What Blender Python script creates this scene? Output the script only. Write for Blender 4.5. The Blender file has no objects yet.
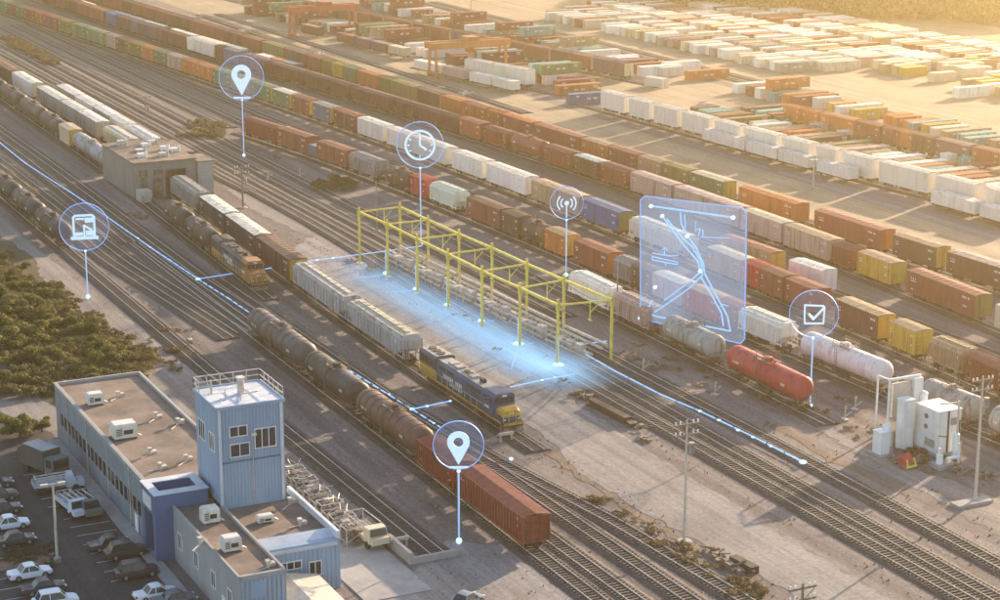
import bpy, bmesh, math, random
import numpy as np
from mathutils import Vector, Matrix
random.seed(7)
PI = math.pi
scene = bpy.context.scene
COL = scene.collection
# ------------------------------------------------------------------ camera
H = 80.0; FPX = 2000.0; AZ = math.radians(26.0); PITCH = math.atan(535.0/2000.0)
cf = Vector((-math.cos(AZ)*math.cos(PITCH), math.sin(AZ)*math.cos(PITCH), -math.sin(PITCH)))
cr = Vector((math.sin(AZ), math.cos(AZ), 0.0))
cu = cr.cross(cf)
CAM = Vector((0, 0, H))
cam_d = bpy.data.cameras.new('camera'); cam = bpy.data.objects.new('camera', cam_d); COL.objects.link(cam)
cam.matrix_world = Matrix(((cr.x, cu.x, -cf.x, 0), (cr.y, cu.y, -cf.y, 0), (cr.z, cu.z, -cf.z, H), (0, 0, 0, 1)))
cam_d.sensor_width = 36.0; cam_d.lens = 36.0*FPX/1000.0
cam_d.clip_start = 1.0; cam_d.clip_end = 12000.0
scene.camera = cam
# ------------------------------------------------------------------ light
SUN_EL = math.radians(13.5); SUN_TH = math.radians(37.0)
fx, fy = -math.cos(AZ), math.sin(AZ)
sdx = math.cos(SUN_TH)*fx + math.sin(SUN_TH)*cr.x
sdy = math.cos(SUN_TH)*fy + math.sin(SUN_TH)*cr.y
sun_dir = Vector((sdx*math.cos(SUN_EL), sdy*math.cos(SUN_EL), math.sin(SUN_EL)))
sd = bpy.data.lights.new('sun', 'SUN'); sun = bpy.data.objects.new('sun', sd); COL.objects.link(sun)
sun.rotation_euler = (-sun_dir).to_track_quat('-Z', 'Y').to_euler()
sd.energy = 5.0; sd.angle = math.radians(0.6); sd.color = (1.0, 0.77, 0.52)
world = bpy.data.worlds.new('World'); scene.world = world; world.use_nodes = True
wn = world.node_tree.nodes; wl = world.node_tree.links
sky = wn.new('ShaderNodeTexSky'); sky.sky_type = 'NISHITA'; sky.sun_disc = False
sky.sun_elevation = SUN_EL; sky.sun_rotation = math.atan2(sdx, sdy)
sky.air_density = 1.0; sky.dust_density = 1.0; sky.ozone_density = 1.0
wn['Background'].inputs['Strength'].default_value = 0.15
tint = wn.new('ShaderNodeMixRGB'); tint.blend_type = 'MULTIPLY'; tint.inputs[0].default_value = 1.0; tint.inputs[2].default_value = (1.0, 0.965, 0.97, 1)
wl.new(sky.outputs[0], tint.inputs[1]); wl.new(tint.outputs[0], wn['Background'].inputs['Color'])
scene.view_settings.view_transform = 'Standard'; scene.view_settings.look = 'None'
scene.view_settings.exposure = 1.55; scene.view_settings.gamma = 1.0
scene.render.engine = 'CYCLES'
scene.cycles.max_bounces = 6; scene.cycles.transparent_max_bounces = 12
scene.cycles.volume_bounces = 0; scene.cycles.use_denoising = True
HAZE_DENSITY = 0.00036; HAZE_G = 0.85; HAZE_COLOR = (1.0, 0.80, 0.44)
# ------------------------------------------------------------------ survey helpers
def at(x, y, z=0.0):
    d = cf*FPX + cr*(x-500.0) - cu*(y-300.0)
    return CAM + d*((z-H)/d.z)
def on_plane(x, y, p0, n):
    d = cf*FPX + cr*(x-500.0) - cu*(y-300.0)
    return CAM + d*((p0-CAM).dot(n)/d.dot(n))
def height_over(g, y):
    """height above ground point g whose picture row is y"""
    lo, hi = -5.0, 79.0
    for _ in range(40):
        m = (lo+hi)/2; q = Vector((g.x, g.y, m))-CAM
        yy = 300.0 - FPX*q.dot(cu)/q.dot(cf)
        if yy > y: lo = m
        else: hi = m
    return (lo+hi)/2
# ------------------------------------------------------------------ materials
def new_mat(name):
    m = bpy.data.materials.new(name); m.use_nodes = True
    nt = m.node_tree; b = nt.nodes['Principled BSDF']
    return m, nt, b
def N(nt, t, **kw):
    n = nt.nodes.new(t)
    for k, v in kw.items(): setattr(n, k, v)
    return n
def noise(nt, vec, scale, detail=4, rough=0.55):
    n = N(nt, 'ShaderNodeTexNoise'); n.inputs['Scale'].default_value = scale
    n.inputs['Detail'].default_value = detail; n.inputs['Roughness'].default_value = rough
    if vec is not None: nt.links.new(vec, n.inputs['Vector'])
    return n.outputs['Fac']
def mapping(nt, vec, scale=(1, 1, 1), rot=(0, 0, 0)):
    n = N(nt, 'ShaderNodeMapping'); n.inputs['Scale'].default_value = scale; n.inputs['Rotation'].default_value = rot
    nt.links.new(vec, n.inputs['Vector']); return n.outputs[0]
def ramp(nt, fac, stops):
    n = N(nt, 'ShaderNodeValToRGB'); e = n.color_ramp.elements
    while len(e) > 1: e.remove(e[0])
    e[0].position = stops[0][0]; e[0].color = tuple(stops[0][1])+(1,) if len(stops[0][1]) == 3 else stops[0][1]
    for p, c in stops[1:]:
        q = e.new(p); q.color = tuple(c)+(1,) if len(c) == 3 else c
    nt.links.new(fac, n.inputs[0]); return n.outputs[0]
def g3(v): return (v, v, v)
def mix(nt, fac, a, b, mode='MIX'):
    n = N(nt, 'ShaderNodeMixRGB', blend_type=mode)
    for i, s in ((0, fac), (1, a), (2, b)):
        if isinstance(s, (int, float)): n.inputs[i].default_value = s
        elif isinstance(s, tuple): n.inputs[i].default_value = s if len(s) == 4 else s+(1,)
        else: nt.links.new(s, n.inputs[i])
    return n.outputs[0]
def bump(nt, b, h, strength=0.3, dist=0.05):
    n = N(nt, 'ShaderNodeBump'); n.inputs['Strength'].default_value = strength; n.inputs['Distance'].default_value = dist
    nt.links.new(h, n.inputs['Height']); nt.links.new(n.outputs[0], b.inputs['Normal'])
def obj_vec(nt, jitter=True):
    tc = N(nt, 'ShaderNodeTexCoord')
    if not jitter: return tc.outputs['Object']
    oi = N(nt, 'ShaderNodeObjectInfo'); mu = N(nt, 'ShaderNodeMath', operation='MULTIPLY'); mu.inputs[1].default_value = 91.0
    nt.links.new(oi.outputs['Random'], mu.inputs[0])
    ad = N(nt, 'ShaderNodeVectorMath', operation='ADD')
    nt.links.new(tc.outputs['Object'], ad.inputs[0]); nt.links.new(mu.outputs[0], ad.inputs[1])
    return ad.outputs[0]
def paint_mat(name, rust=0.5, rough=0.55, dirt=0.5, metal=0.0, rustcol=(0.10, 0.045, 0.022)):
    """weathered paint in the object's own colour: blotches, rust runs and grime"""
    m, nt, b = new_mat(name); v = obj_vec(nt)
    oi = N(nt, 'ShaderNodeObjectInfo'); col = oi.outputs['Color']
    blot = noise(nt, mapping(nt, v, (0.5, 0.5, 0.9)), 1.0, 6, 0.65)
    runs = noise(nt, mapping(nt, v, (1.1, 1.1, 0.16)), 1.0, 4, 0.6)
    c = mix(nt, ramp(nt, blot, [(0.3, g3(0.0)), (0.75, g3(dirt))]), col, mix(nt, 0.38, col, (0.11, 0.085, 0.075)))
    c = mix(nt, ramp(nt, noise(nt, mapping(nt, v, (0.16, 0.3, 0.3)), 1.0, 3), [(0.4, g3(0.0)), (0.85, g3(0.3))]), c, mix(nt, 0.4, col, (0.45, 0.40, 0.36)))
    c = mix(nt, ramp(nt, runs, [(0.50, g3(0.0)), (0.68, g3(rust))]), c, rustcol)
    nt.links.new(c, b.inputs['Base Color'])
    rr = ramp(nt, runs, [(0.3, g3(rough)), (0.8, g3(0.9))]); nt.links.new(rr, b.inputs['Roughness'])
    b.inputs['Metallic'].default_value = metal
    bump(nt, b, noise(nt, v, 9.0, 3), 0.15, 0.03)
    return m
def plain_mat(name, c1, c2, scale=1.5, rough=0.8, metal=0.0, bstr=0.25, stretch=(1, 1, 1), spec=0.5):
    m, nt, b = new_mat(name); v = obj_vec(nt)
    f = noise(nt, mapping(nt, v, stretch), scale, 6, 0.62)
    nt.links.new(ramp(nt, f, [(0.3, c1), (0.7, c2)]), b.inputs['Base Color'])
    b.inputs['Roughness'].default_value = rough; b.inputs['Metallic'].default_value = metal
    b.inputs['Specular IOR Level'].default_value = spec
    if bstr: bump(nt, b, noise(nt, v, scale*5, 3), bstr, 0.03)
    return m
def emit_mat(name, col, s):
    m, nt, b = new_mat(name)
    b.inputs['Base Color'].default_value = (*[0.3*c for c in col], 1)
    b.inputs['Emission Color'].default_value = (*col, 1); b.inputs['Emission Strength'].default_value = s
    return m
def holo_mat(name, col, s, alpha, noise_scale=None):
    m, nt, b = new_mat(name)
    out = nt.nodes['Material Output']; nt.nodes.remove(b)
    tr = N(nt, 'ShaderNodeBsdfTransparent'); em = N(nt, 'ShaderNodeEmission'); mx = N(nt, 'ShaderNodeMixShader')
    em.inputs[0].default_value = (*col, 1); em.inputs[1].default_value = s; mx.inputs[0].default_value = alpha
    if noise_scale:
        v = obj_vec(nt, False)
        f = noise(nt, mapping(nt, v, (noise_scale, noise_scale*3, noise_scale)), 1.0, 4)
        r = ramp(nt, f, [(0.35, g3(alpha*0.35)), (0.7, g3(alpha))]); nt.links.new(r, mx.inputs[0])
    nt.links.new(tr.outputs[0], mx.inputs[1]); nt.links.new(em.outputs[0], mx.inputs[2]); nt.links.new(mx.outputs[0], out.inputs[0])
    return m
M = {}
M['paint'] = paint_mat('weathered_paint', 0.6, dirt=0.6)
M['wpaint'] = paint_mat('stained_white_paint', 0.22, 0.5, 0.25)
M['wtank'] = paint_mat('stained_white_tank', 0.4, 0.45, 0.2, rustcol=(0.16, 0.085, 0.04))
M['clean'] = paint_mat('clean_paint', 0.22, 0.5, 0.45)
M['coat'] = paint_mat('car_lacquer', 0.0, 0.22, 0.1)
M['roof'] = paint_mat('weathered_roof', 0.6, 0.75, 0.85)
M['tank'] = paint_mat('tank_skin', 0.75, 0.42, 0.35, rustcol=(0.085, 0.034, 0.016))
M['frame'] = plain_mat('bogie_grime', (0.022, 0.018, 0.016), (0.075, 0.05, 0.036), 2.0, 0.85)
M['wheel'] = plain_mat('wheel_steel', (0.03, 0.026, 0.024), (0.12, 0.10, 0.09), 3.0, 0.55, 0.5)
M['rail'] = plain_mat('rail_steel', (0.26, 0.22, 0.205), (0.50, 0.45, 0.425), 0.3, 0.4, 0.1)
M['sleeper'] = plain_mat('sleeper_timber', (0.034, 0.027, 0.025), (0.115, 0.095, 0.085), 0.35, 0.9, stretch=(5, 0.7, 1))
M['ballast'] = plain_mat('ballast_stone', (0.034, 0.028, 0.027), (0.098, 0.080, 0.074), 1.6, 0.95, 0, 0.8, (0.35, 1.3, 1))
M['steel'] = plain_mat('grey_steel', (0.16, 0.15, 0.14), (0.36, 0.34, 0.32), 1.5, 0.55, 0.4)
M['timber'] = plain_mat('pole_timber', (0.12, 0.09, 0.07), (0.28, 0.22, 0.17), 3.0, 0.85, stretch=(3, 3, .3))
M['lamp'] = plain_mat('lamp_post_paint', (0.40, 0.36, 0.30), (0.55, 0.50, 0.42), 2.0, 0.5)
M['junk'] = plain_mat('scrap_metal', (0.05, 0.035, 0.03), (0.30, 0.22, 0.17), 1.2, 0.8)
M['pipe'] = plain_mat('galvanised_pipe', (0.34, 0.29, 0.25), (0.68, 0.62, 0.55), 1.2, 0.5, 0.2)
M['concrete'] = plain_mat('concrete', (0.24, 0.22, 0.215), (0.36, 0.335, 0.325), 0.6, 0.9)
M['roofing'] = plain_mat('roof_felt', (0.085, 0.064, 0.055), (0.25, 0.185, 0.15), 0.28, 0.92, 0, 0.5)
M['yellow'] = plain_mat('yellow_gantry_paint', (0.56, 0.45, 0.07), (0.76, 0.64, 0.14), 0.9, 0.5)
M['crane'] = plain_mat('orange_crane_paint', (0.42, 0.10, 0.04), (0.58, 0.17, 0.06), 0.4, 0.5)
M['white'] = plain_mat('white_paint', (0.62, 0.62, 0.62), (0.80, 0.80, 0.79), 0.7, 0.5)
M['glass'] = plain_mat('window_glass', (0.012, 0.016, 0.022), (0.04, 0.05, 0.065), 0.7, 0.08, 0, 0)
M['rubber'] = plain_mat('tyre_rubber', (0.012, 0.012, 0.012), (0.03, 0.03, 0.03), 3, 0.85)
M['rim'] = plain_mat('wheel_rim', (0.30, 0.30, 0.31), (0.45, 0.45, 0.46), 3, 0.35, 0.6)
M['lens'] = plain_mat('lamp_lens', (0.55, 0.55, 0.52), (0.75, 0.75, 0.72), 3, 0.15)
M['tail'] = plain_mat('red_lens', (0.30, 0.012, 0.012), (0.42, 0.02, 0.02), 3, 0.2)
M['bark'] = plain_mat('bark', (0.05, 0.037, 0.027), (0.13, 0.10, 0.075), 2, 0.9)
M['mark'] = plain_mat('stencil_paint', (0.48, 0.46, 0.44), (0.72, 0.70, 0.68), 3, 0.7)
M['line'] = plain_mat('road_marking', (0.32, 0.31, 0.30), (0.62, 0.60, 0.58), 1.5, 0.8)
M['h_line'] = emit_mat('hologram_line', (0.22, 0.50, 1.0), 0.40)
M['h_icon'] = emit_mat('hologram_icon', (0.52, 0.74, 1.0), 0.34)
M['h_node'] = emit_mat('hologram_node', (0.38, 0.66, 1.0), 0.75)
M['h_ring'] = emit_mat('hologram_ring', (0.18, 0.42, 0.95), 0.30)
M['h_stem'] = emit_mat('hologram_stem', (0.32, 0.58, 1.0), 0.28)
M['h_disc'] = holo_mat('hologram_disc', (0.30, 0.46, 0.80), 0.20, 0.13)
M['h_panel'] = holo_mat('hologram_panel', (0.38, 0.58, 0.92), 0.34, 0.36, 0.05)
def ground_glow_mat():  # blue pool of glow painted as emission, fading out towards the edges
    m = holo_mat('hologram_ground_glow', (0.34, 0.64, 1.0), 0.52, 0.6); nt = m.node_tree
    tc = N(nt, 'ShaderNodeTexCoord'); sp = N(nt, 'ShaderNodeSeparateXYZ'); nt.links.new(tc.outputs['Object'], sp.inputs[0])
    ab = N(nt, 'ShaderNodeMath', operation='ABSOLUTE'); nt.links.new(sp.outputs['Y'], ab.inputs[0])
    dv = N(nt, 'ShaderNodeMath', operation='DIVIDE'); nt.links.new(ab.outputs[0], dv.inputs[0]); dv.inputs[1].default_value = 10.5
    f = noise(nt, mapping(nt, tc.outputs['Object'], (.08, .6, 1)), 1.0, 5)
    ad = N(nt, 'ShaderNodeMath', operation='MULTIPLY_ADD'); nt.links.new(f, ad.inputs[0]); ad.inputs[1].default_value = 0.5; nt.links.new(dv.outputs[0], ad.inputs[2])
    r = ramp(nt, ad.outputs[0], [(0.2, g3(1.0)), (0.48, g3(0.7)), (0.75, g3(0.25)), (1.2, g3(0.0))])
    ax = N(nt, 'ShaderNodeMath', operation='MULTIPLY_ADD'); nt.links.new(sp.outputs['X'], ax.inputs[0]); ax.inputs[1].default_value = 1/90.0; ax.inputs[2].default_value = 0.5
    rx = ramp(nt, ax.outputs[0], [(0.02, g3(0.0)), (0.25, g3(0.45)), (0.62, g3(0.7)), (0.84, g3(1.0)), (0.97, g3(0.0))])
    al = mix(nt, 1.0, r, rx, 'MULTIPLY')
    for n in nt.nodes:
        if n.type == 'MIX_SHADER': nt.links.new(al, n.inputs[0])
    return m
M['h_glow'] = ground_glow_mat()

def leaf_mat(name, c1, c2, c3):
    m, nt, b = new_mat(name)
    tc = N(nt, 'ShaderNodeTexCoord'); oi = N(nt, 'ShaderNodeObjectInfo')
    geo = N(nt, 'ShaderNodeNewGeometry')
    f = noise(nt, tc.outputs['Object'], 0.9, 4)
    c = ramp(nt, f, [(0.3, c1), (0.55, c2), (0.75, c3)])
    rn = ramp(nt, geo.outputs['Random Per Island'], [(0, g3(0.55)), (1, g3(1.35))])
    c = mix(nt, 1.0, c, rn, 'MULTIPLY')
    c = mix(nt, oi.outputs['Random'], c, mix(nt, 0.35, c, (0.13, 0.125, 0.03)))
    nt.links.new(c, b.inputs['Base Color']); b.inputs['Roughness'].default_value = 0.7
    out = nt.nodes['Material Output']; tl = N(nt, 'ShaderNodeBsdfTranslucent'); mx = N(nt, 'ShaderNodeMixShader'); mx.inputs[0].default_value = 0.35
    nt.links.new(c, tl.inputs[0]); nt.links.new(b.outputs[0], mx.inputs[1]); nt.links.new(tl.outputs[0], mx.inputs[2]); nt.links.new(mx.outputs[0], out.inputs[0])
    return m
M['leaf'] = leaf_mat('foliage', (0.058, 0.068, 0.018), (0.165, 0.160, 0.040), (0.36, 0.295, 0.075))
M['dry'] = leaf_mat('dry_brush', (0.09, 0.065, 0.035), (0.17, 0.12, 0.065), (0.28, 0.20, 0.11))
M['scrub'] = leaf_mat('dark_scrub', (0.06, 0.052, 0.022), (0.14, 0.108, 0.045), (0.24, 0.175, 0.08))

def ground_mat():
    m, nt, b = new_mat('yard_ground'); v = obj_vec(nt, False)
    big = noise(nt, mapping(nt, v, (0.010, 0.05, 1)), 1.0, 5, 0.6)
    str_ = noise(nt, mapping(nt, v, (0.012, 0.55, 1)), 1.0, 5, 0.65)
    fine = noise(nt, mapping(nt, v, (0.6, 1.4, 1)), 1.0, 6, 0.7)
    c = ramp(nt, big, [(0.28, (0.11, 0.092, 0.088)), (0.5, (0.18, 0.153, 0.146)), (0.72, (0.265, 0.22, 0.198))])
    c = mix(nt, 0.85, c, ramp(nt, str_, [(0.3, g3(0.55)), (0.5, g3(0.95)), (0.72, g3(1.45))]), 'MULTIPLY')
    sp = noise(nt, mapping(nt, v, (0.07, 0.16, 1)), 1.0, 6, 0.75)
    c = mix(nt, ramp(nt, sp, [(0.58, g3(0.0)), (0.68, g3(0.7))]), c, (0.075, 0.062, 0.058))
    c = mix(nt, ramp(nt, noise(nt, mapping(nt, v, (0.05, 0.22, 1)), 2.3, 5, 0.7), [(0.6, g3(0.0)), (0.72, g3(0.6))]), c, (0.28, 0.21, 0.17))
    c = mix(nt, 0.7, c, ramp(nt, fine, [(0.25, g3(0.6)), (0.75, g3(1.3))]), 'MULTIPLY')
    c = mix(nt, 0.9, c, ramp(nt, noise(nt, v, 2.6, 3, 0.8), [(0.3, g3(0.62)), (0.5, g3(1.0)), (0.7, g3(1.42))]), 'MULTIPLY')
    nt.links.new(c, b.inputs['Base Color']); b.inputs['Roughness'].default_value = 0.95; b.inputs['Specular IOR Level'].default_value = 0.2
    bump(nt, b, fine, 0.5, 0.06); return m
def sheet_mat(name, c1, c2, sx=0.03, sy=0.4, cracks=True):
    m, nt, b = new_mat(name); v = obj_vec(nt, False)
    f = noise(nt, mapping(nt, v, (sx, sy, 1)), 1.0, 6, 0.62); g = noise(nt, v, 1.1, 6, 0.7)
    blot = noise(nt, v, 0.09, 4, 0.6)
    c = ramp(nt, f, [(0.25, c1), (0.75, c2)])
    c = mix(nt, 0.6, c, ramp(nt, g, [(0.25, g3(0.7)), (0.75, g3(1.25))]), 'MULTIPLY')
    c = mix(nt, 0.7, c, ramp(nt, blot, [(0.3, g3(0.66)), (0.5, g3(1.0)), (0.7, g3(1.2))]), 'MULTIPLY')
    c = mix(nt, 0.7, c, ramp(nt, noise(nt, v, 2.2, 3, 0.8), [(0.3, g3(0.7)), (0.5, g3(1.0)), (0.7, g3(1.3))]), 'MULTIPLY')
    stain = noise(nt, mapping(nt, v, (0.05, 0.3, 1)), 1.0, 6, 0.75)
    c = mix(nt, ramp(nt, stain, [(0.56, g3(0.0)), (0.70, g3(0.55))]), c, (0.10, 0.085, 0.08))
    wv = noise(nt, mapping(nt, v, (0.006, 1.6, 1), (0, 0, .03)), 1.0, 3, 0.5)
    c = mix(nt, 0.5, c, ramp(nt, wv, [(0.35, g3(0.72)), (0.5, g3(1.0)), (0.65, g3(1.16))]), 'MULTIPLY')
    if cracks == 2:
        vo = N(nt, 'ShaderNodeTexVoronoi', feature='DISTANCE_TO_EDGE'); vo.inputs['Scale'].default_value = 0.12
        nt.links.new(mapping(nt, v, (0.4, 1.3, 1)), vo.inputs['Vector'])
        c = mix(nt, ramp(nt, vo.outputs['Distance'], [(0.0, g3(0.6)), (0.02, g3(0.0))]), c, (0.07, 0.06, 0.055))
    nt.links.new(c, b.inputs['Base Color']); b.inputs['Roughness'].default_value = 0.92; b.inputs['Specular IOR Level'].default_value = 0.25
    bump(nt, b, g, 0.3, 0.03); return m
M['ground'] = ground_mat()
M['apron'] = sheet_mat('apron_concrete', (0.165, 0.150, 0.145), (0.30, 0.272, 0.262), 0.02, 0.7)
M['road'] = sheet_mat('road_asphalt', (0.16, 0.14, 0.132), (0.28, 0.245, 0.225), 0.02, 0.6)
M['asphalt'] = sheet_mat('car_park_asphalt', (0.040, 0.038, 0.040), (0.072, 0.067, 0.068), 0.2, 0.2)
M['dirt'] = sheet_mat('bare_dirt', (0.11, 0.085, 0.07), (0.24, 0.17, 0.12), 0.2, 0.3, False)
M['scrubground'] = sheet_mat('scrub_soil', (0.045, 0.042, 0.024), (0.13, 0.105, 0.06), 0.3, 0.4, False)
M['farstrip'] = sheet_mat('far_yard_paving', (0.21, 0.165, 0.125), (0.40, 0.305, 0.20), 0.010, 0.35, False)  # tan paving pushed towards gold, far sun glow put into its colour

# ------------------------------------------------------------------ mesh builder
class MB:
    def __init__(s): s.v = []; s.f = []; s.m = []
    def add(s, vs, fs, m=0):
        o = len(s.v); s.v += [tuple(p) for p in vs]
        for f in fs: s.f.append([o+i for i in f]); s.m.append(m)
        return s
    def box(s, x0, x1, y0, y1, z0, z1, m=0):
        return s.hexa([(x0, y0, z0), (x1, y0, z0), (x1, y1, z0), (x0, y1, z0), (x0, y0, z1), (x1, y0, z1), (x1, y1, z1), (x0, y1, z1)], m)
    def hexa(s, p, m=0):
        return s.add(p, [(0, 3, 2, 1), (4, 5, 6, 7), (0, 1, 5, 4), (1, 2, 6, 5), (2, 3, 7, 6), (3, 0, 4, 7)], m)
    def cyl(s, a, b, r0, r1=None, n=8, m=0, caps=True):
        a = Vector(a); b = Vector(b); r1 = r0 if r1 is None else r1
        d = (b-a).normalized(); u = d.orthogonal().normalized(); w = d.cross(u)
        vs = []
        for c, r in ((a, r0), (b, r1)):
            for i in range(n):
                t = 2*PI*i/n; vs.append(c+u*(r*math.cos(t))+w*(r*math.sin(t)))
        fs = [(i, (i+1) % n, n+(i+1) % n, n+i) for i in range(n)]
        if caps: fs += [tuple(range(n-1, -1, -1)), tuple(range(n, 2*n))]
        return s.add(vs, fs, m)
    def bar(s, a, b, w, h=None, m=0):
        """square bar from a to b"""
        a = Vector(a); b = Vector(b); h = w if h is None else h
        d = (b-a).normalized()
        up = Vector((0, 0, 1)) if abs(d.z) < 0.95 else Vector((1, 0, 0))
        sde = d.cross(up).normalized()*(w/2); upv = sde.cross(d).normalized()*(h/2)
        return s.hexa([a-sde-upv, a+sde-upv, b+sde-upv, b-sde-upv, a-sde+upv, a+sde+upv, b+sde+upv, b-sde+upv], m)
    def extr(s, prof, x0, x1, m=0, taper0=None, caps=True):
        """profile of (y,z) extruded along x"""
        n = len(prof); vs = [(x0, y, z) for y, z in prof]+[(x1, y, z) for y, z in prof]
        fs = [(i, (i+1) % n, n+(i+1) % n, n+i) for i in range(n)]
        if caps: fs += [tuple(range(n-1, -1, -1)), tuple(range(n, 2*n))]
        return s.add(vs, fs, m)
    def loft(s, rings, m=0, cap=True):
        n = len(rings[0]); vs = [p for r in rings for p in r]; fs = []
        for k in range(len(rings)-1):
            for i in range(n): fs.append((k*n+i, k*n+(i+1) % n, (k+1)*n+(i+1) % n, (k+1)*n+i))
        if cap: fs += [tuple(range(n-1, -1, -1)), tuple(range((len(rings)-1)*n, len(rings)*n))]
        return s.add(vs, fs, m)
    def poly(s, pts, z0, z1, m=0):
        """flat polygon with thickness"""
        n = len(pts); vs = [(p[0], p[1], z0) for p in pts]+[(p[0], p[1], z1) for p in pts]
        fs = [(i, (i+1) % n, n+(i+1) % n, n+i) for i in range(n)]+[tuple(range(n-1, -1, -1)), tuple(range(n, 2*n))]
        return s.add(vs, fs, m)
    def mesh(s, name, mats, smooth=False, recalc=True):
        me = bpy.data.meshes.new(name); me.from_pydata(s.v, [], s.f)
        for m in (mats if isinstance(mats, (list, tuple)) else [mats]): me.materials.append(m)
        me.polygons.foreach_set('material_index', s.m)
        if recalc:
            bm = bmesh.new(); bm.from_mesh(me); bmesh.ops.recalc_face_normals(bm, faces=bm.faces); bm.to_mesh(me); bm.free()
        if smooth:
            me.polygons.foreach_set('use_smooth', [True]*len(me.polygons))
            try: me.set_sharp_from_angle(angle=math.radians(35))
            except Exception: pass
        me.update(); return me
def tag(o, label=None, cat=None, group=None, kind=None):
    if label: o['label'] = label
    if cat: o['category'] = cat
    if group: o['group'] = group
    if kind: o['kind'] = kind
    return o
def link(name, me, parent=None, color=None, loc=None, rot=None):
    o = bpy.data.objects.new(name, me); COL.objects.link(o)
    if parent is not None: o.parent = parent
    if color is not None: o.color = (*color, 1)
    if loc is not None: o.location = loc
    if rot is not None: o.rotation_euler = (0, 0, rot) if isinstance(rot, (int, float)) else rot
    return o
def empty(name, loc, rot=0.0, label=None, cat=None, group=None, scale=None):
    o = link(name, None, None, None, loc, rot); o.empty_display_size = 0.3
    if scale: o.scale = scale
    return tag(o, label, cat, group)
SWAP = {}
def inst(tpl, loc, rot, colors, label, cat, group=None, scale=None, name=None, pale=False):
    """copy of a template: list of (part name, mesh, colour key, [sub-parts])"""
    r = empty(name or tpl['name'], loc, rot, label, cat, group, scale)
    def rec(parts, par):
        for p in parts:
            o = link(p[0], p[1], par, colors.get(p[2], colors.get('body', (0.3, 0.3, 0.3))) if p[2] else None)
            if p[0] == 'lettering': o['kind'] = 'stuff'
            if pale and p[1].materials[0].name in ('weathered_paint', 'tank_skin'):
                sl = o.material_slots[0]; sl.link = 'OBJECT'; sl.material = M['wpaint'] if p[1].materials[0].name == 'weathered_paint' else M['wtank']
            if len(p) > 4 and p[4] is not None: o.location = p[4]
            if len(p) > 3 and p[3]: rec(p[3], o)
    rec(tpl['parts'], r); return r
def struct(name, me, **kw):
    return tag(link(name, me, **kw), kind='structure')
C = dict(green=(0.095, 0.19, 0.085), rust=(0.23, 0.040, 0.020), orange=(0.50, 0.14, 0.022), maroon=(0.10, 0.020, 0.020),
         white=(0.77, 0.715, 0.635), grey=(0.30, 0.29, 0.285), blue=(0.028, 0.125, 0.31), brown=(0.105, 0.043, 0.026),
         yellow=(0.54, 0.33, 0.035), olive=(0.19, 0.165, 0.045), teal=(0.17, 0.37, 0.35), tan=(0.38, 0.27, 0.16),
         pink=(0.44, 0.30, 0.28), black=(0.020, 0.018, 0.018), dark=(0.062, 0.056, 0.055), red=(0.44, 0.014, 0.018), violet=(0.115, 0.055, 0.10), slate=(0.13, 0.16, 0.23), cream=(0.62, 0.53, 0.38))
CNAME = dict(green='green', rust='rust red', orange='orange', maroon='maroon', white='white', grey='grey', blue='blue', brown='brown', yellow='yellow', olive='olive', teal='pale teal', tan='tan', pink='pinkish grey', black='black', dark='dark grey', red='red', violet='violet brown', slate='blue grey', cream='cream')
def jit(c, a=0.12):
    k = 1+random.uniform(-a, a); return tuple(min(0.85, max(0.01, x*k*(1+random.uniform(-a, a)*0.4))) for x in c)
# ------------------------------------------------------------------ railway car templates (x along the track, z = 0 at rail head)
def bogie_parts(x, small=False):
    b = MB()
    for s in (-1, 1):
        b.hexa([(-1.25, s*1.0-.09, .38), (1.25, s*1.0-.09, .38), (1.25, s*1.0+.09, .38), (-1.25, s*1.0+.09, .38), (-.6, s*1.0-.09, .82), (.6, s*1.0-.09, .82), (.6, s*1.0+.09, .82), (-.6, s*1.0+.09, .82)])
    b.box(-.25, .25, -1.0, 1.0, .45, .95)
    w = MB(); w.cyl((0, -.8, .46), (0, .8, .46), .08, n=6)
    for s in (-1, 1): w.cyl((0, s*.68, .46), (0, s*.82, .46), .46, n=12)
    return b, w
_bb, _ww = bogie_parts(0)
ME_BOGIE = _bb.mesh('bogie', M['frame']); ME_WHEEL = _ww.mesh('wheelset', M['wheel'], True)
def bogies(L):
    return [('bogie', ME_BOGIE, None, [('wheelset', ME_WHEEL, None, [], (xx, 0, 0)) for xx in (-.9, .9)], (s*(L/2-2.1), 0, 0)) for s in (-1, 1)]
def underframe(L, W=2.6):
    u = MB().box(-L/2, L/2, -.35, .35, .72, 1.0).box(-L/2+.2, L/2-.2, -W/2, W/2, .92, 1.06)
    u.box(-1.6, 1.4, -.9, -.3, .35, .85).cyl((1.8, .5, .6), (3.2, .5, .6), .22, n=8)
    for s in (-1, 1): u.box(min(s*L/2, s*(L/2+.5)), max(s*L/2, s*(L/2+.5)), -.14, .14, .68, .94)
    return u.mesh('underframe', M['frame'])
def ladder(mb, x, y, z0, z1, ax='x', m=0):
    for d in (-.2, .2):
        mb.box(*((x+d-.02, x+d+.02, y-.02, y+.02) if ax == 'x' else (x-.02, x+.02, y+d-.02, y+d+.02)), z0, z1, m)
    z = z0+.15
    while z < z1:
        mb.box(*((x-.2, x+.2, y-.02, y+.02) if ax == 'x' else (x-.02, x+.02, y-.2, y+.2)), z, z+.05, m); z += .42
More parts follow.
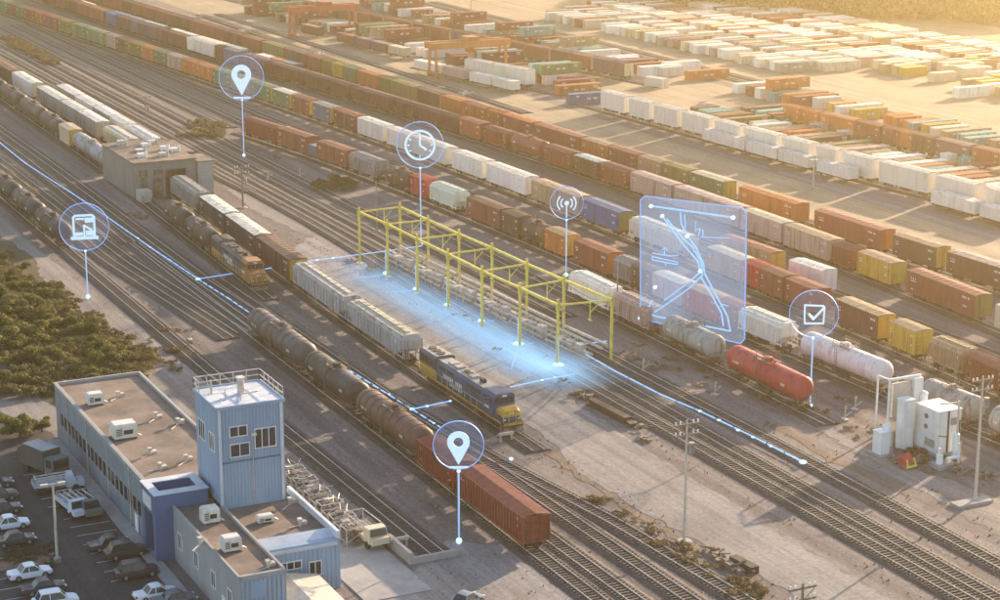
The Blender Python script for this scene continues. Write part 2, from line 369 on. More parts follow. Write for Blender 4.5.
def boxcar_tpl(L, style, top=4.25):
    W = 2.96; h = W/2
    b = MB().box(-L/2, L/2, -h+.05, h-.05, 1.0, top)
    n = int(L/(1.15 if style == 0 else .55)); rw = .09 if style == 0 else .16
    for i in range(n+1):
        x = -L/2+.06+(L-.12)*i/n
        if style == 0 and abs(x) < 1.6: continue
        for s in (-1, 1): b.box(x-rw/2, x+rw/2, min(s*(h-.06), s*h), max(s*(h-.06), s*h), 1.0, top)
    for s in (-1, 1):
        b.box(-L/2, L/2, min(s*(h-.06), s*(h+.012)), max(s*(h-.06), s*(h+.012)), .9, 1.12)
        b.box(-L/2, L/2, min(s*(h-.06), s*(h+.012)), max(s*(h-.06), s*(h+.012)), top-.16, top)
    ee = []
    for s in (-1, 1):
        e = MB(); ee.append(e)
        a0, a1 = sorted((s*L/2, s*(L/2+.05))); e.box(a0, a1, -h+.03, h-.03, .95, top+.02)
        for k in range(6):
            z = 1.25+k*(top-1.5)/5; c0, c1 = sorted((s*(L/2+.05), s*(L/2+.12))); e.box(c0, c1, -h+.1, h-.1, z, z+.16)
        for y in (-h+.08, h-.08):
            c0, c1 = sorted((s*(L/2+.05), s*(L/2+.13))); e.box(c0, c1, y-.07, y+.07, .95, top)
        ladder(e, s*(L/2+.18), -h+.5, 1.0, top, 'y')
    r = MB().extr([(-h-.02, top), (h+.02, top), (h+.02, top+.06), (0, top+.24), (-h-.02, top+.06)], -L/2-.1, L/2+.1)
    k = int(L/1.15)
    for i in range(k+1):
        x = -L/2+.1+(L-.2)*i/k
        r.extr([(-h, top+.07), (h, top+.07), (h, top+.10), (0, top+.285), (-h, top+.10)], x-.05, x+.05)
    dd = []
    for s in (-1, 1):
        d = MB(); dd.append(d)
        y0, y1 = sorted((s*(h-.02), s*(h+.06))); d.box(-1.5, 1.5, y0, y1, 1.1, top-.1)
        for x in (-1.0, 0.0, 1.0):
            q0, q1 = sorted((s*(h+.06), s*(h+.10))); d.box(x-.05, x+.05, q0, q1, 1.15, top-.15)
        q0, q1 = sorted((s*(h+.06), s*(h+.12))); d.box(-.4, .4, q0, q1, 2.2, 2.3)
    mk = MB(); random.seed(int(L*10)+style)
    for s in (-1, 1):
        for x0, z0, w, hh in ((-L/2+.9, 3.2, 1.5, .26), (-L/2+.9, 2.82, 1.1, .2), (L/2-2.6, 3.3, 1.7, .34), (L/2-2.4, 2.0, .9, .3), (-L/2+1.0, 1.5, .7, .2)):
            n = max(3, int(w/.22))
            for i in range(n):
                if random.random() < .2: continue
                y0, y1 = sorted((s*(h-.02), s*(h+.016))); mk.box(x0+i*.22, x0+i*.22+.14, y0, y1, z0, z0+hh)
    return dict(name='boxcar', parts=[('body', b.mesh('boxcar_body', M['paint']), 'body'), *[('end_wall', e.mesh('boxcar_end', M['paint']), 'end') for e in ee],
        ('roof', r.mesh('boxcar_roof', M['roof']), 'roof')]+([('sliding_door', d.mesh('boxcar_door', M['paint']), 'door') for d in dd] if style == 0 else [])+[('lettering', mk.mesh('boxcar_marks', M['mark']), None),
        ('underframe', underframe(L), None)]+bogies(L)), L
def chopper_tpl(L):
    """covered hopper with curved top, ribs and outlets"""
    h = 1.5; prof = [(-h, 1.5), (-h, 3.75), (-h+.28, 4.15), (-.6, 4.42), (.6, 4.42), (h-.28, 4.15), (h, 3.75), (h, 1.5)]
    def ring(x, k=0.0): return [(x, y*(1-.0*k), z if z > 2 else z+k) for y, z in prof]
    b = MB().loft([ring(-L/2+.5, .9), ring(-L/2+1.9), ring(L/2-1.9), ring(L/2-.5, .9)])
    b2 = MB(); n = int((L-1.2)/.95)
    for i in range(n+1):
        x = -L/2+.6+(L-1.2)*i/n; zb = 1.5 if abs(x) < L/2-1.9 else 1.9
        for s in (-1, 1):
            y0, y1 = sorted((s*(h-.03), s*(h+.15))); b2.box(x-.07, x+.07, y0, y1, zb, 3.78)
    for s in (-1, 1):
        y0, y1 = sorted((s*(h-.02), s*(h+.09))); b2.box(-L/2+.1, L/2-.1, y0, y1, 3.68, 3.84); b2.box(-L/2+.1, L/2-.1, y0, y1, 1.32, 1.52)
    for s in (-1, 1):
        for y in (-h+.1, h-.1): b2.bar((s*(L/2-.12), y, 1.1), (s*(L/2-.12), y, 3.75), .14)
        b2.bar((s*(L/2-.12), -h, 3.72), (s*(L/2-.12), h, 3.72), .12); b2.bar((s*(L/2-.12), -h, 2.5), (s*(L/2-.12), h, 2.5), .08)
        b2.bar((s*(L/2-.1), -.5, 1.1), (s*(L/2-.5), -.5, 3.7), .1); b2.bar((s*(L/2-.1), .5, 1.1), (s*(L/2-.5), .5, 3.7), .1)
        ladder(b2, s*(L/2-.02), -h+.45, 1.1, 4.1, 'y')
    r = MB().box(-L/2+1.2, L/2-1.2, -.3, .3, 4.42, 4.52)
    for i in range(10): x = -L/2+1.9+(L-3.8)*i/9; r.box(x-.5, x+.5, -.34, .34, 4.5, 4.58)
    for y in (-1.05, 1.05): r.box(-L/2+.6, L/2-.6, y-.26, y+.26, 4.30, 4.36)
    for i in range(24): x = -L/2+.8+(L-1.6)*i/23; r.box(x-.03, x+.03, -1.25, 1.25, 4.34, 4.40)
    c = MB()
    for x in (-L/4, 0, L/4):
        t = 1.0; c.hexa([(x-.5, -.5, .55), (x+.5, -.5, .55), (x+.5, .5, .55), (x-.5, .5, .55), (x-1.7, -h+.1, 1.52), (x+1.7, -h+.1, 1.52), (x+1.7, h-.1, 1.52), (x-1.7, h-.1, 1.52)])
    mk = MB()
    for s in (-1, 1):
        y0, y1 = sorted((s*(h-.01), s*(h+.014)))
        for x, z, w, hh in ((-L/2+1.35, 3.2, .55, .3), (-L/2+2.3, 3.2, .5, .3), (-L/2+1.35, 2.7, .5, .22), (L/2-2.4, 2.9, .55, .5), (L/2-3.3, 2.2, .5, .25)): mk.box(x, x+w, y0, y1, z, z+hh)
    return dict(name='covered_hopper_car', parts=[('body', b.mesh('hopper_body', M['paint'], False), 'body'), ('side_ribs', b2.mesh('hopper_ribs', M['paint']), 'body'),
        ('roof_walkway', r.mesh('hopper_walkway', M['roof']), 'roof'), ('discharge_chutes', c.mesh('hopper_chutes', M['paint']), 'body'), ('lettering', mk.mesh('hopper_marks', M['mark']), None), ('underframe', underframe(L, 1.2), None)]+bogies(L)), L
def ohopper_tpl(L, slope=True):
    """ribbed hopper with a corrugated lid"""
    h = 1.5; top = 3.95; zb = 1.15
    def ring(x, k=0.0): return [(x, -h, zb+k), (x, -h, top), (x, h, top), (x, h, zb+k)]
    b = MB().loft([ring(-L/2+.35, 1.3 if slope else 0), ring(-L/2+2.1), ring(L/2-2.1), ring(L/2-.35, 1.3 if slope else 0)])
    b2 = MB(); n = int(L/.82)
    for i in range(n+1):
        x = -L/2+.35+(L-.7)*i/n; z0 = zb if abs(x) < L/2-2.0 or not slope else zb+.9
        for s in (-1, 1):
            y0, y1 = sorted((s*(h-.02), s*(h+.17))); b2.box(x-.075, x+.075, y0, y1, z0, top)
    for s in (-1, 1):
        y0, y1 = sorted((s*(h-.02), s*(h+.13))); b2.box(-L/2+.1, L/2-.1, y0, y1, top-.14, top+.06); b2.box(-L/2, L/2, y0, y1, zb-.16, zb+.03)
        xe = s*(L/2-.1)
        for y in (-h, -.5, .5, h): b2.bar((xe, y, zb-.1), (xe, y, top), .13)
        for z in (zb, 2.3, 3.1, top-.02): b2.bar((xe, -h, z), (xe, h, z), .12)
        ladder(b2, xe+s*.1, h-.4, zb, top, 'y')
    r = MB(); k = int(L/.42)
    for i in range(k):
        x = -L/2+.2+(L-.4)*(i+.5)/k; w = (L-.4)/k
        r.add([(x-w/2, -h, top+.05), (x+w/2, -h, top+.05), (x-w/2, 0, top+.22), (x+w/2, 0, top+.22), (x-w/2, h, top+.05), (x+w/2, h, top+.05),
               (x, -h, top+.13), (x, 0, top+.30), (x, h, top+.13)], [(0, 6, 7, 2), (6, 1, 3, 7), (2, 7, 8, 4), (7, 3, 5, 8)])
    r.box(-L/2+.2, L/2-.2, -h, h, top, top+.05)
    c = MB()
    for x in (-L/5, L/5):
        c.hexa([(x-.5, -.8, .5), (x+.5, -.8, .5), (x+.5, .8, .5), (x-.5, .8, .5), (x-1.6, -h+.05, zb+.02), (x+1.6, -h+.05, zb+.02), (x+1.6, h-.05, zb+.02), (x-1.6, h-.05, zb+.02)])
    mk = MB()
    for s in (-1, 1):
        y0, y1 = sorted((s*(h-.01), s*(h+.02)))
        for x, z, w, hh in ((L/2-2.2, 3.2, .5, .36), (L/2-1.55, 3.2, .5, .36), (L/2-2.2, 2.5, .5, .2), (L/2-1.5, 1.9, .45, .16), (-L/2+.9, 3.0, .5, .3), (-L/2+1.6, 3.0, .5, .3)): mk.box(x, x+w, y0, y1, z, z+hh)
    return dict(name='hopper_car', parts=[('body', b.mesh('ohopper_body', M['paint']), 'body'), ('side_ribs', b2.mesh('ohopper_ribs', M['paint']), 'body'), ('lid', r.mesh('ohopper_lid', M['paint'], recalc=False), 'roof'),
        ('discharge_chutes', c.mesh('ohopper_chutes', M['paint']), 'body'), ('lettering', mk.mesh('ohopper_marks', M['mark']), None), ('underframe', underframe(L, 1.4), None)]+bogies(L)), L
def tank_tpl(L, R=1.5, bands=3, rough=False):
    zc = 1.12+R; n = 20; rings = []
    for x, k in [(-L/2+.55, .25), (-L/2+.62, .55), (-L/2+.8, .82), (-L/2+1.1, .97), (-L/2+1.4, 1)]+[(q, 1) for q in (-L/4, 0, L/4)]+[(L/2-1.4, 1), (L/2-1.1, .97), (L/2-.8, .82), (L/2-.62, .55), (L/2-.55, .25)]:
        rings.append([(x, R*k*math.cos(2*PI*i/n), zc+R*k*math.sin(2*PI*i/n)) for i in range(n)])
    b = MB().loft(rings)
    bnd = []
    for i in range(bands):
        s_ = MB(); bnd.append(s_)
        x = -L/2+2.0+(L-4.0)*i/max(1, bands-1); q = R+.045
        s_.loft([[(xx, qq*math.cos(2*PI*j/n), zc+qq*math.sin(2*PI*j/n)) for j in range(n)] for xx, qq in ((x-.1, R-.01), (x-.1, q), (x+.1, q), (x+.1, R-.01))], 0, False)
    d = MB().cyl((0, 0, zc+R-.1), (0, 0, zc+R+.32), .62, n=14).cyl((0, 0, zc+R+.32), (0, 0, zc+R+.42), .5, n=12)
    for x in (-1.1, 1.1): d.cyl((x, .1, zc+R-.1), (x, .1, zc+R+.2), .16, n=8)
    p = MB().box(-1.5, 1.5, -1.0, -.66, zc+R-.05, zc+R+.0).box(-1.5, 1.5, .66, 1.0, zc+R-.05, zc+R)
    for x in (-1.5, 0, 1.5):
        for y in (-1.0, 1.0): p.bar((x, y, zc+R-.25), (x, y, zc+R+.85), .05)
    for y in (-1.0, 1.0):
        for z in (.45, .85): p.bar((-1.5, y, zc+R+z), (1.5, y, zc+R+z), .05)
    for y in (-1, 1): ladder(p, 0, y*(R+.12), 1.0, zc+R, 'x')
    for s in (-1, 1):
        x = s*(L/2-.25)
        for y in (-1.35, 1.35): p.bar((x, y, 1.0), (x, y, 2.1), .07)
        p.bar((x, -1.35, 2.1), (x, 1.35, 2.1), .07); p.bar((x, -1.35, 1.55), (x, 1.35, 1.55), .06)
        p.box(min(x, x+s*.2), max(x, x+s*.2), -1.4, 1.4, .98, 1.06)
        sx0, sx1 = sorted((s*(L/2-2.9), s*(L/2-1.5))); p.box(sx0, sx1, -1.1, 1.1, .95, 1.35)
    for y in (-1.42, 1.42): p.bar((-L/2+.4, y, 1.5), (L/2-.4, y, 1.5), .05)
    mk = MB()
    for s in (-1, 1):
        for x, w in ((-L/2+2.6, 1.5), (L/2-3.6, 1.1), (-L/2+2.6, .8)):
            a = .12; ys = s*(R+.012)
            for i in range(int(w/.3)): y0, y1 = sorted((s*(R-.05), ys)); mk.box(x+i*.3, x+i*.3+.2, y0, y1, zc-.1, zc+.22)
    return dict(name='tank_car', parts=[('tank', b.mesh('tank_shell', M['tank'], True), 'body'), *[('band', q_.mesh('tank_bands', M['tank'], True), 'band') for q_ in bnd], ('dome', d.mesh('tank_dome', M['tank'], True), 'dome'),
        ('platform_railing', p.mesh('tank_railing', M['junk']), None), ('lettering', mk.mesh('tank_marks', M['mark']), None), ('underframe', underframe(L, 1.0), None)]+bogies(L)), L
def lowcar_tpl(L):
    """low container set on a short flat wagon"""
    b = MB().box(-L/2, L/2, -1.25, 1.25, .75, 2.9)
    for i in range(int(L/.5)):
        x = -L/2+.25+i*.5
        for s in (-1, 1): y0, y1 = sorted((s*1.24, s*1.3)); b.box(x-.09, x+.09, y0, y1, .8, 2.85)
    r = MB().box(-L/2-.02, L/2+.02, -1.3, 1.3, 2.9, 2.98)
    ee = []
    for s in (-1, 1):
        e = MB(); ee.append(e)
        a0, a1 = sorted((s*L/2, s*(L/2+.06)))
        for y in (-.62, .62): e.box(a0, a1, y-.58, y+.58, .85, 2.82)
        for y in (-.9, -.3, .3, .9): q0, q1 = sorted((s*(L/2+.05), s*(L/2+.12))); e.box(q0, q1, y-.03, y+.03, .85, 2.85)
    u = MB().box(-L/2, L/2, -1.1, 1.1, .45, .74)
    for x in (-L/2+1.2, L/2-1.2):
        for y in (-.7, .7): u.cyl((x, y-.1, .32), (x, y+.1, .32), .32, n=8)
    return dict(name='low_container_wagon', parts=[('body', b.mesh('lowcar_body', M['clean']), 'body'), ('roof', r.mesh('lowcar_roof', M['roof']), 'roof'), *[('end_door', e.mesh('lowcar_door', M['clean']), 'end') for e in ee], ('underframe', u.mesh('lowcar_frame', M['frame']), None)]), L
def container_meshes():
    L, W, Hh = 12.2, 2.44, 2.75
    b = MB().box(-L/2, L/2, -W/2+.05, W/2-.05, 0.0, Hh-.04)
    for i in range(26):
        x = -L/2+.25+(L-.5)*i/25
        for s in (-1, 1): y0, y1 = sorted((s*(W/2-.06), s*W/2)); b.box(x-.11, x+.11, y0, y1, .12, Hh-.14)
    for s in (-1, 1):
        y0, y1 = sorted((s*(W/2-.08), s*(W/2+.01)))
        for z0, z1 in ((0, .14), (Hh-.16, Hh)): b.box(-L/2, L/2, y0, y1, z0, z1)
        for sx in (-1, 1): x0, x1 = sorted((sx*(L/2-.14), sx*(L/2+.01))); b.box(x0, x1, y0, y1, .0, Hh)
    for i in range(20): x = -L/2+.4+(L-.8)*i/19; b.box(x-.16, x+.16, -W/2+.12, W/2-.12, Hh-.05, Hh-.005)
    d = MB()
    for y in (-.6, .6): d.box(L/2, L/2+.06, y-.56, y+.56, .1, Hh-.12)
    for y in (-.85, -.35, .35, .85): d.cyl((L/2+.08, y, .12), (L/2+.08, y, Hh-.14), .035, n=5)
    d.box(L/2-.02, L/2+.01, -W/2+.1, W/2-.1, .1, Hh-.1)
    return b.mesh('container_body', M['paint']), d.mesh('container_door', M['paint'])
ME_CONT, ME_CDOOR = container_meshes()
ME_CONTC = ME_CONT.copy(); ME_CONTC.materials[0] = M['clean']
_mk = MB(); _q = random.Random(2)
for s in (-1, 1):
    y0, y1 = sorted((s*1.215, s*1.235))
    for x_, w_, z_, h_ in ((-5.4, 1.8, 1.9, .42), (3.6, 1.7, 2.1, .3), (3.9, 1.2, 1.65, .22), (-1.6, 3.2, 1.1, .55)):
        n_ = max(3, int(w_/.36))
        for i_ in range(n_):
            if _q.random() < .85: _mk.box(x_+i_*.36, x_+i_*.36+.26, y0, y1, z_, z_+h_)
ME_CMARK = _mk.mesh('container_marks', M['mark'])
TPL_CONT = dict(name='shipping_container', parts=[('body', ME_CONT, 'body'), ('door', ME_CDOOR, 'body'), ('lettering', ME_CMARK, None)])
TPL_CONTC = dict(name='shipping_container', parts=[('body', ME_CONTC, 'body'), ('door', ME_CDOOR, 'body')])
random.seed(11)
TP = dict(box=boxcar_tpl(15.0, 0), cbox=boxcar_tpl(14.0, 1), tall=boxcar_tpl(15.0, 1, 4.7), ch=chopper_tpl(17.0), oh=ohopper_tpl(14.5), bigoh=ohopper_tpl(19.0, False), tank=tank_tpl(17.0, 1.66), stank=tank_tpl(13.0, 1.6, 4), rtank=tank_tpl(17.0, 1.72, 9), low=lowcar_tpl(12.5))
TNAME = dict(box='boxcar', cbox='corrugated boxcar', tall='tall boxcar', ch='covered hopper car', oh='ribbed hopper car', bigoh='long ribbed hopper car', tank='tank car', stank='short tank car', rtank='banded tank car', low='low container wagon')
TCAT = dict(box='boxcar', cbox='boxcar', tall='boxcar', ch='hopper car', oh='hopper car', bigoh='hopper car', tank='tank car', stank='tank car', rtank='tank car', low='container wagon')
RAIL_Z = 0.36
ONES = 'first second third fourth fifth sixth seventh eighth ninth tenth eleventh twelfth thirteenth fourteenth fifteenth sixteenth seventeenth eighteenth nineteenth'.split()
TENS = ['', '', 'twenty', 'thirty', 'forty', 'fifty', 'sixty', 'seventy']; TENTH = ['', '', 'twentieth', 'thirtieth', 'fortieth', 'fiftieth', 'sixtieth', 'seventieth']
def ordinal(n):
    if n < 20: return ONES[n-1]
    return TENTH[n//10] if n % 10 == 0 else TENS[n//10]+'-'+ONES[n % 10-1]
class Path:
    """smoothed track line v(u) fitted through surveyed points"""
    def __init__(s, pts, deg=3, off=0.0):
        u = np.array([p[0] for p in pts]); v = np.array([p[1] for p in pts])
        deg = min(deg, len(pts)-1); s.m = u.mean(); s.s = max(1.0, u.std()); s.c = np.polyfit((u-s.m)/s.s, v, deg); s.off = off
        s.u0, s.u1 = u.min(), u.max()
        s.d0, s.d1 = s._d(s.u0), s._d(s.u1); s.v0, s.v1 = np.polyval(s.c, (s.u0-s.m)/s.s), np.polyval(s.c, (s.u1-s.m)/s.s)
    def _d(s, u): return float(np.polyval(np.polyder(s.c), (u-s.m)/s.s)/s.s)
    def v(s, u):
        if u < s.u0: r = s.v0+s.d0*(u-s.u0)
        elif u > s.u1: r = s.v1+s.d1*(u-s.u1)
        else: r = np.polyval(s.c, (u-s.m)/s.s)
        return float(r)+s.off
    def yaw(s, u): return math.atan(s._d(min(max(u, s.u0), s.u1)))
PATHS = {}
ME_BOGIE_FAR = _bb.add([(x-.9, y, z) for x, y, z in _ww.v], _ww.f).add([(x+.9, y, z) for x, y, z in _ww.v], _ww.f).mesh('bogie_far', M['frame'])
def far_tpl(t): return dict(name=t['name'], parts=[(('bogie', ME_BOGIE_FAR, None, [], p[4]) if p[0] == 'bogie' else p) for p in t['parts'] if p[0] not in ('lettering', 'sliding_door')])
def mid_tpl(t): return dict(name=t['name'], parts=[(('bogie', ME_BOGIE_FAR, None, [], p[4]) if p[0] == 'bogie' else p) for p in t['parts']])
MID_TP = {}
FAR_ROWS = {'D1', 'D2', 'D3', 'HW', 'HWf', 'BR', 'BR2', 'W1', 'W2', 'W2f', 'L2', 'L3', 'L4'}; FAR_TP = {}
def row(key, px, cars, where, group, deg=3, off=1.5, yend=None, jitter=0.12):
    """cars: (x of the near lower corner at the far end, x at the near end, type, colour, extras)"""
    g = [at(*p) for p in px]; P = Path([(q.x, q.y) for q in g], deg, off); PATHS[key] = P
    xs = [p[0] for p in px]; ys = [p[1] for p in px]
    def uof(x):
        if x <= xs[0]: y = ys[0]+(x-xs[0])*(ys[1]-ys[0])/(xs[1]-xs[0])
        elif x >= xs[-1]: y = ys[-1]+(x-xs[-1])*(ys[-1]-ys[-2])/(xs[-1]-xs[-2])
        else: y = np.interp(x, xs, ys)
        return at(x, float(y)).x
    n = len(cars)
    for i, c in enumerate(cars):
        x0, x1, ty, co = c[:4]; ex = c[4] if len(c) > 4 else {}
        u0, u1 = uof(x0), uof(x1)
        if i+1 < n: u1 = min(u1, uof(cars[i+1][0])-(2.2 if key == 'HW' else .9))
        tpl, Lt = TP[ty]
        if key in ('G', 'E', 'D1', 'D3', 'G2', 'HW', 'BR', 'BR2', 'W2', 'L3', 'L4', 'L2'): tpl = MID_TP.setdefault(ty, mid_tpl(tpl))
        if key in FAR_ROWS and x1 < 470 + (200 if key in ('BR', 'HW', 'BR2') else 0): tpl = FAR_TP.setdefault(ty, far_tpl(tpl))
        Lc = max(5.0, u1-u0); um = (u0+u1)/2
        base = tuple(k_*ex.get('shade', 1.0) for k_ in jit(C[co], jitter)); cols = dict(body=base, roof=jit(C[ex['roof']]) if 'roof' in ex else tuple(.88*k+.12*m for k, m in zip(base, (.30, .25, .22))),
            end=jit(C[ex['end']]) if 'end' in ex else base, door=jit(base, .06), band=jit(base, .2), dome=jit(base, .15))
        word = ex.get('word', CNAME[co]+' '+TNAME[ty])
        lab = ex.get('label') or f"{word}, {ordinal(n-i)} from near end of {where}"
        inst(tpl, (um, P.v(um), RAIL_Z), P.yaw(um), cols, lab, TCAT[ty], group, (Lc/Lt, 1, 1.0 if key == 'HW' else ex.get('sz', 1)), pale=co in ('white', 'cream'))
    return P
# ------------------------------------------------------------------ ground and paving
gm = MB()
XS = [-5200, -2500, -1200, -800, -600, -450, -350, -250, -150, 0, 200, 700, 2500]; YS = [-3500, -1200, -300, 0, 60, 120, 180, 260, 400, 700, 1400, 3500]
for y in YS:
    for x in XS: gm.v.append((x, y, 0.0))
nx = len(XS)
for j in range(len(YS)-1):
    for i in range(nx-1): gm.f.append([j*nx+i, j*nx+i+1, (j+1)*nx+i+1, (j+1)*nx+i]); gm.m.append(0)
struct('ground', gm.mesh('ground', M['ground']))
def sheet(name, pts, z, mat, kind='structure'):
    """thin paving sheet over world points (u, v)"""
    mb = MB(); q_ = random.Random(len(name)+int(pts[0][0])); out = []; ok = name in ('concrete_apron', 'service_road', 'dirt_patch', 'yard_path', 'scrub_ground')
    for a, b in zip(pts, pts[1:]+pts[:1]):
        l = math.hypot(b[0]-a[0], b[1]-a[1]); k = max(1, int(l/1.6)) if ok else 1
        for i in range(k):
            t = i/k; j = .45 if ok else 0; out.append((a[0]+(b[0]-a[0])*t+q_.uniform(-j, j), a[1]+(b[1]-a[1])*t+q_.uniform(-j, j)))
    pts = out; n = len(pts); mb.add([(p[0], p[1], z) for p in pts], [tuple(range(n))])
    me = mb.mesh(name, mat, recalc=False)
    if me.polygons[0].normal.z < 0: me.flip_normals()
    return tag(link(name, me), kind=kind)
def P2(*pts): return [(at(*p).x, at(*p).y) for p in pts]
sheet('scrub_ground', [(-330, 73.0), (-305, 69.6), (-262, 67.0), (-240, 64.8), (-236, 58.2), (-250, 55.0), (-262, 56.0), (-290, 48), (-345, 40), (-380, 60), (-390, 66)], .034, M['scrubground'])
sheet('concrete_apron', [(-309, 109.6), (-321, 119.0), (-318, 124.5), (-300, 124.8), (-288, 118.6), (-222, 117.4), (-186, 115.8), (-140, 115.4), (-120, 117.5), (-120, 107.5), (-150, 108.0), (-170, 106.2), (-196, 104.8), (-205, 107.5), (-240, 107.0), (-290, 108.0)], .024, M['apron'])
sheet('service_road', [(-430, 72.0), (-360, 74.6), (-300, 75.6), (-268, 76.6), (-246, 77.4), (-222, 77.4), (-215, 71), (-236, 68.0), (-262, 67.4), (-305, 68.5), (-360, 67.0), (-430, 64.0)], .020, M['road'])
sheet('service_road', [(-330, 60.0), (-262, 57.5), (-238, 60.5), (-236, 51.0), (-262, 46.0), (-330, 40.0)], .016, M['road'])
sheet('service_road', [(-178, 87.0), (-160, 87.5), (-120, 88), (-120, 70), (-172, 70), (-176, 76.5), (-182, 82.5)], .020, M['apron'])
sheet('yard_path', [(-196, 140.0), (-180, 141.0), (-165, 144.0), (-120, 145.0), (-120, 135.5), (-165, 136.6), (-186, 138.2)], .022, M['road'])
sheet('service_road', [(-420, 131.8), (-398, 131.6), (-340, 122.8), (-322, 123.6), (-316, 120.6), (-345, 118.0), (-400, 123.0)], .018, M['road'])
sheet('car_park', [(-262, 44.0), (-236, 53.2), (-190, 53.2), (-165, 53.2), (-150, 48), (-150, 15), (-290, 15)], .020, M['asphalt'])
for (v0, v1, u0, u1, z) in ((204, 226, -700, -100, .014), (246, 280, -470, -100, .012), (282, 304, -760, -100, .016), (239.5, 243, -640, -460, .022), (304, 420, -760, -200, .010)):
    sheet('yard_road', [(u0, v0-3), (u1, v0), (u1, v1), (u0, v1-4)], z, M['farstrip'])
for (a, b, c, d) in ((-612, -540, 128.6, 132.2), (-236, -206, 62.5, 76.0), (-330, -238, 56, 69), (-228, -205, 118.2, 121.0), (-205, -160, 103.9, 105.6), (-200, -170, 133.8, 136.2)):
    sheet('dirt_patch', [(a, c+.8), ((a+b)/2, c), (b, c+1.1), (b-3, d), ((a+b)/2, d-.6), (a+2, d-.2)], .030, M['dirt'])
# ------------------------------------------------------------------ tracks
TRACK_N = [0]
class Line:
    def __init__(s, pts): s.u = [p[0] for p in pts]; s.w = [p[1] for p in pts]
    def v(s, u): return float(np.interp(u, s.u, s.w))
    def yaw(s, u):
        e = 2.0; return math.atan2(s.v(u+e)-s.v(u-e), 2*e)
_r = random.Random(3)
ME_SLEEP = []
for k in range(5):
    a = .02*k; ME_SLEEP.append(MB().hexa([(-.13, -1.3, 0), (.13, -1.28-a, 0), (.12+a*.3, 1.3, 0), (-.13, 1.31, 0), (-.12, -1.29, .14), (.12, -1.27-a, .15), (.11+a*.3, 1.29, .14), (-.12, 1.3, .15)]).mesh('sleeper', M['sleeper']))
def track(P, u0, u1, ind=None, sleepers=True, bed=2.1, step=.62):
    i = TRACK_N[0]; TRACK_N[0] += 1; dz = .005*(i % 9)
    st = max(4.0, (u1-u0)/80); n = max(2, int((u1-u0)/st)); us = [u0+(u1-u0)*k/n for k in range(n+1)]
    b = MB(); rs = []
    for u in us:
        y = P.yaw(u); c = Vector((u, P.v(u), 0)); s = Vector((-math.sin(y), math.cos(y), 0))
        rs.append([tuple(c-s*bed+Vector((0, 0, -.05))), tuple(c-s*(bed-.6)+Vector((0, 0, .17+dz))), tuple(c+s*(bed-.6)+Vector((0, 0, .17+dz))), tuple(c+s*bed+Vector((0, 0, -.05)))])
    b.loft(rs); t = struct('railway_track', b.mesh('track_bed', M['ballast']))
    for sg in (-1, 1):
        r = MB(); rr = []
        for u in us:
            y = P.yaw(u); c = Vector((u, P.v(u), 0)); s = Vector((-math.sin(y), math.cos(y), 0)); q = c+s*(sg*.75)
            rr.append([tuple(q-s*.042+Vector((0, 0, .2+dz))), tuple(q-s*.042+Vector((0, 0, RAIL_Z))), tuple(q+s*.042+Vector((0, 0, RAIL_Z))), tuple(q+s*.042+Vector((0, 0, .2+dz)))])
        r.loft(rr); link('rail', r.mesh('rail', M['rail']), t)
    if not sleepers: return t
    stuff = MB(); u = u0+.3
    while u < u1-.2:
        y = P.yaw(u)+_r.uniform(-.02, .02); v = P.v(u)+_r.uniform(-.06, .06)
        if ind and ind[0] <= u <= ind[1]:
            o = link('sleeper', _r.choice(ME_SLEEP), t, None, (u, v, .125+dz+_r.uniform(-.01, .012)), y)
        else:
            cx, sx = math.cos(y), math.sin(y); z = .262+dz
            def T(a, c_): return (u+a*cx-c_*sx, v+a*sx+c_*cx, z)
            stuff.add([T(-.12, -1.3), T(.12, -1.3), T(.12, 1.3), T(-.12, 1.3)], [(0, 1, 2, 3)])
        u += step
    if stuff.f: tag(link('sleepers', stuff.mesh('sleepers', M['sleeper'], recalc=False), t), kind='stuff')
    return t
# ------------------------------------------------------------------ trains
row('B', [(240, 333), (297, 381), (350, 421), (416, 474), (459, 506), (525, 556)], [
    (247, 299, 'rtank', 'dark', dict(label='dull grey banded tank car at the far end of the office side train')),
    (301, 352, 'tank', 'black', dict(label='sooty dark grey tank car coupled behind the banded grey one beside the office')),
    (354, 414, 'rtank', 'brown', dict(label='rusty brown banded tank car next to the ribbed red hopper')),
    (416, 453, 'oh', 'rust', dict(label='short rust red hopper car coupled to the rusty tank car', roof='rust')),
    (457, 526, 'bigoh', 'rust', dict(label='long rust red ribbed hopper car at the near end of the office side train', roof='rust'))],
    'the office side train', 'tank and hopper cars on the office side track', 1, 1.5)
row('C', [(120, 165), (172, 200), (198, 221), (226, 240), (258, 264), (288, 290), (347, 331), (406, 370), (417, 379), (500, 437)], [
    (172, 196, 'ch', 'grey', dict(label='grey covered hopper car half inside the grey workshop doorway')),
    (199, 225, 'box', 'dark', dict(roof='white', label='dark grey boxcar with a pale roof just outside the workshop')),
    (227, 256, 'box', 'dark', dict(roof='white', label='dark grey boxcar with a pale roof beside the orange locomotive')),
    (258, 287, 'box', 'brown', dict(end='yellow', roof='brown', label='brown boxcar with a yellow end wall')),
    (290, 345, 'ch', 'grey', dict(roof='cream', shade=1.35, label='pale grey ribbed covered hopper car behind the brown boxcar')),
    (347, 406, 'ch', 'grey', dict(roof='cream', shade=1.5, label='pale grey ribbed covered hopper car coupled to the blue locomotive'))],
    'the locomotive train', 'cars coupled behind the blue locomotive', 3, 1.5, jitter=.04)
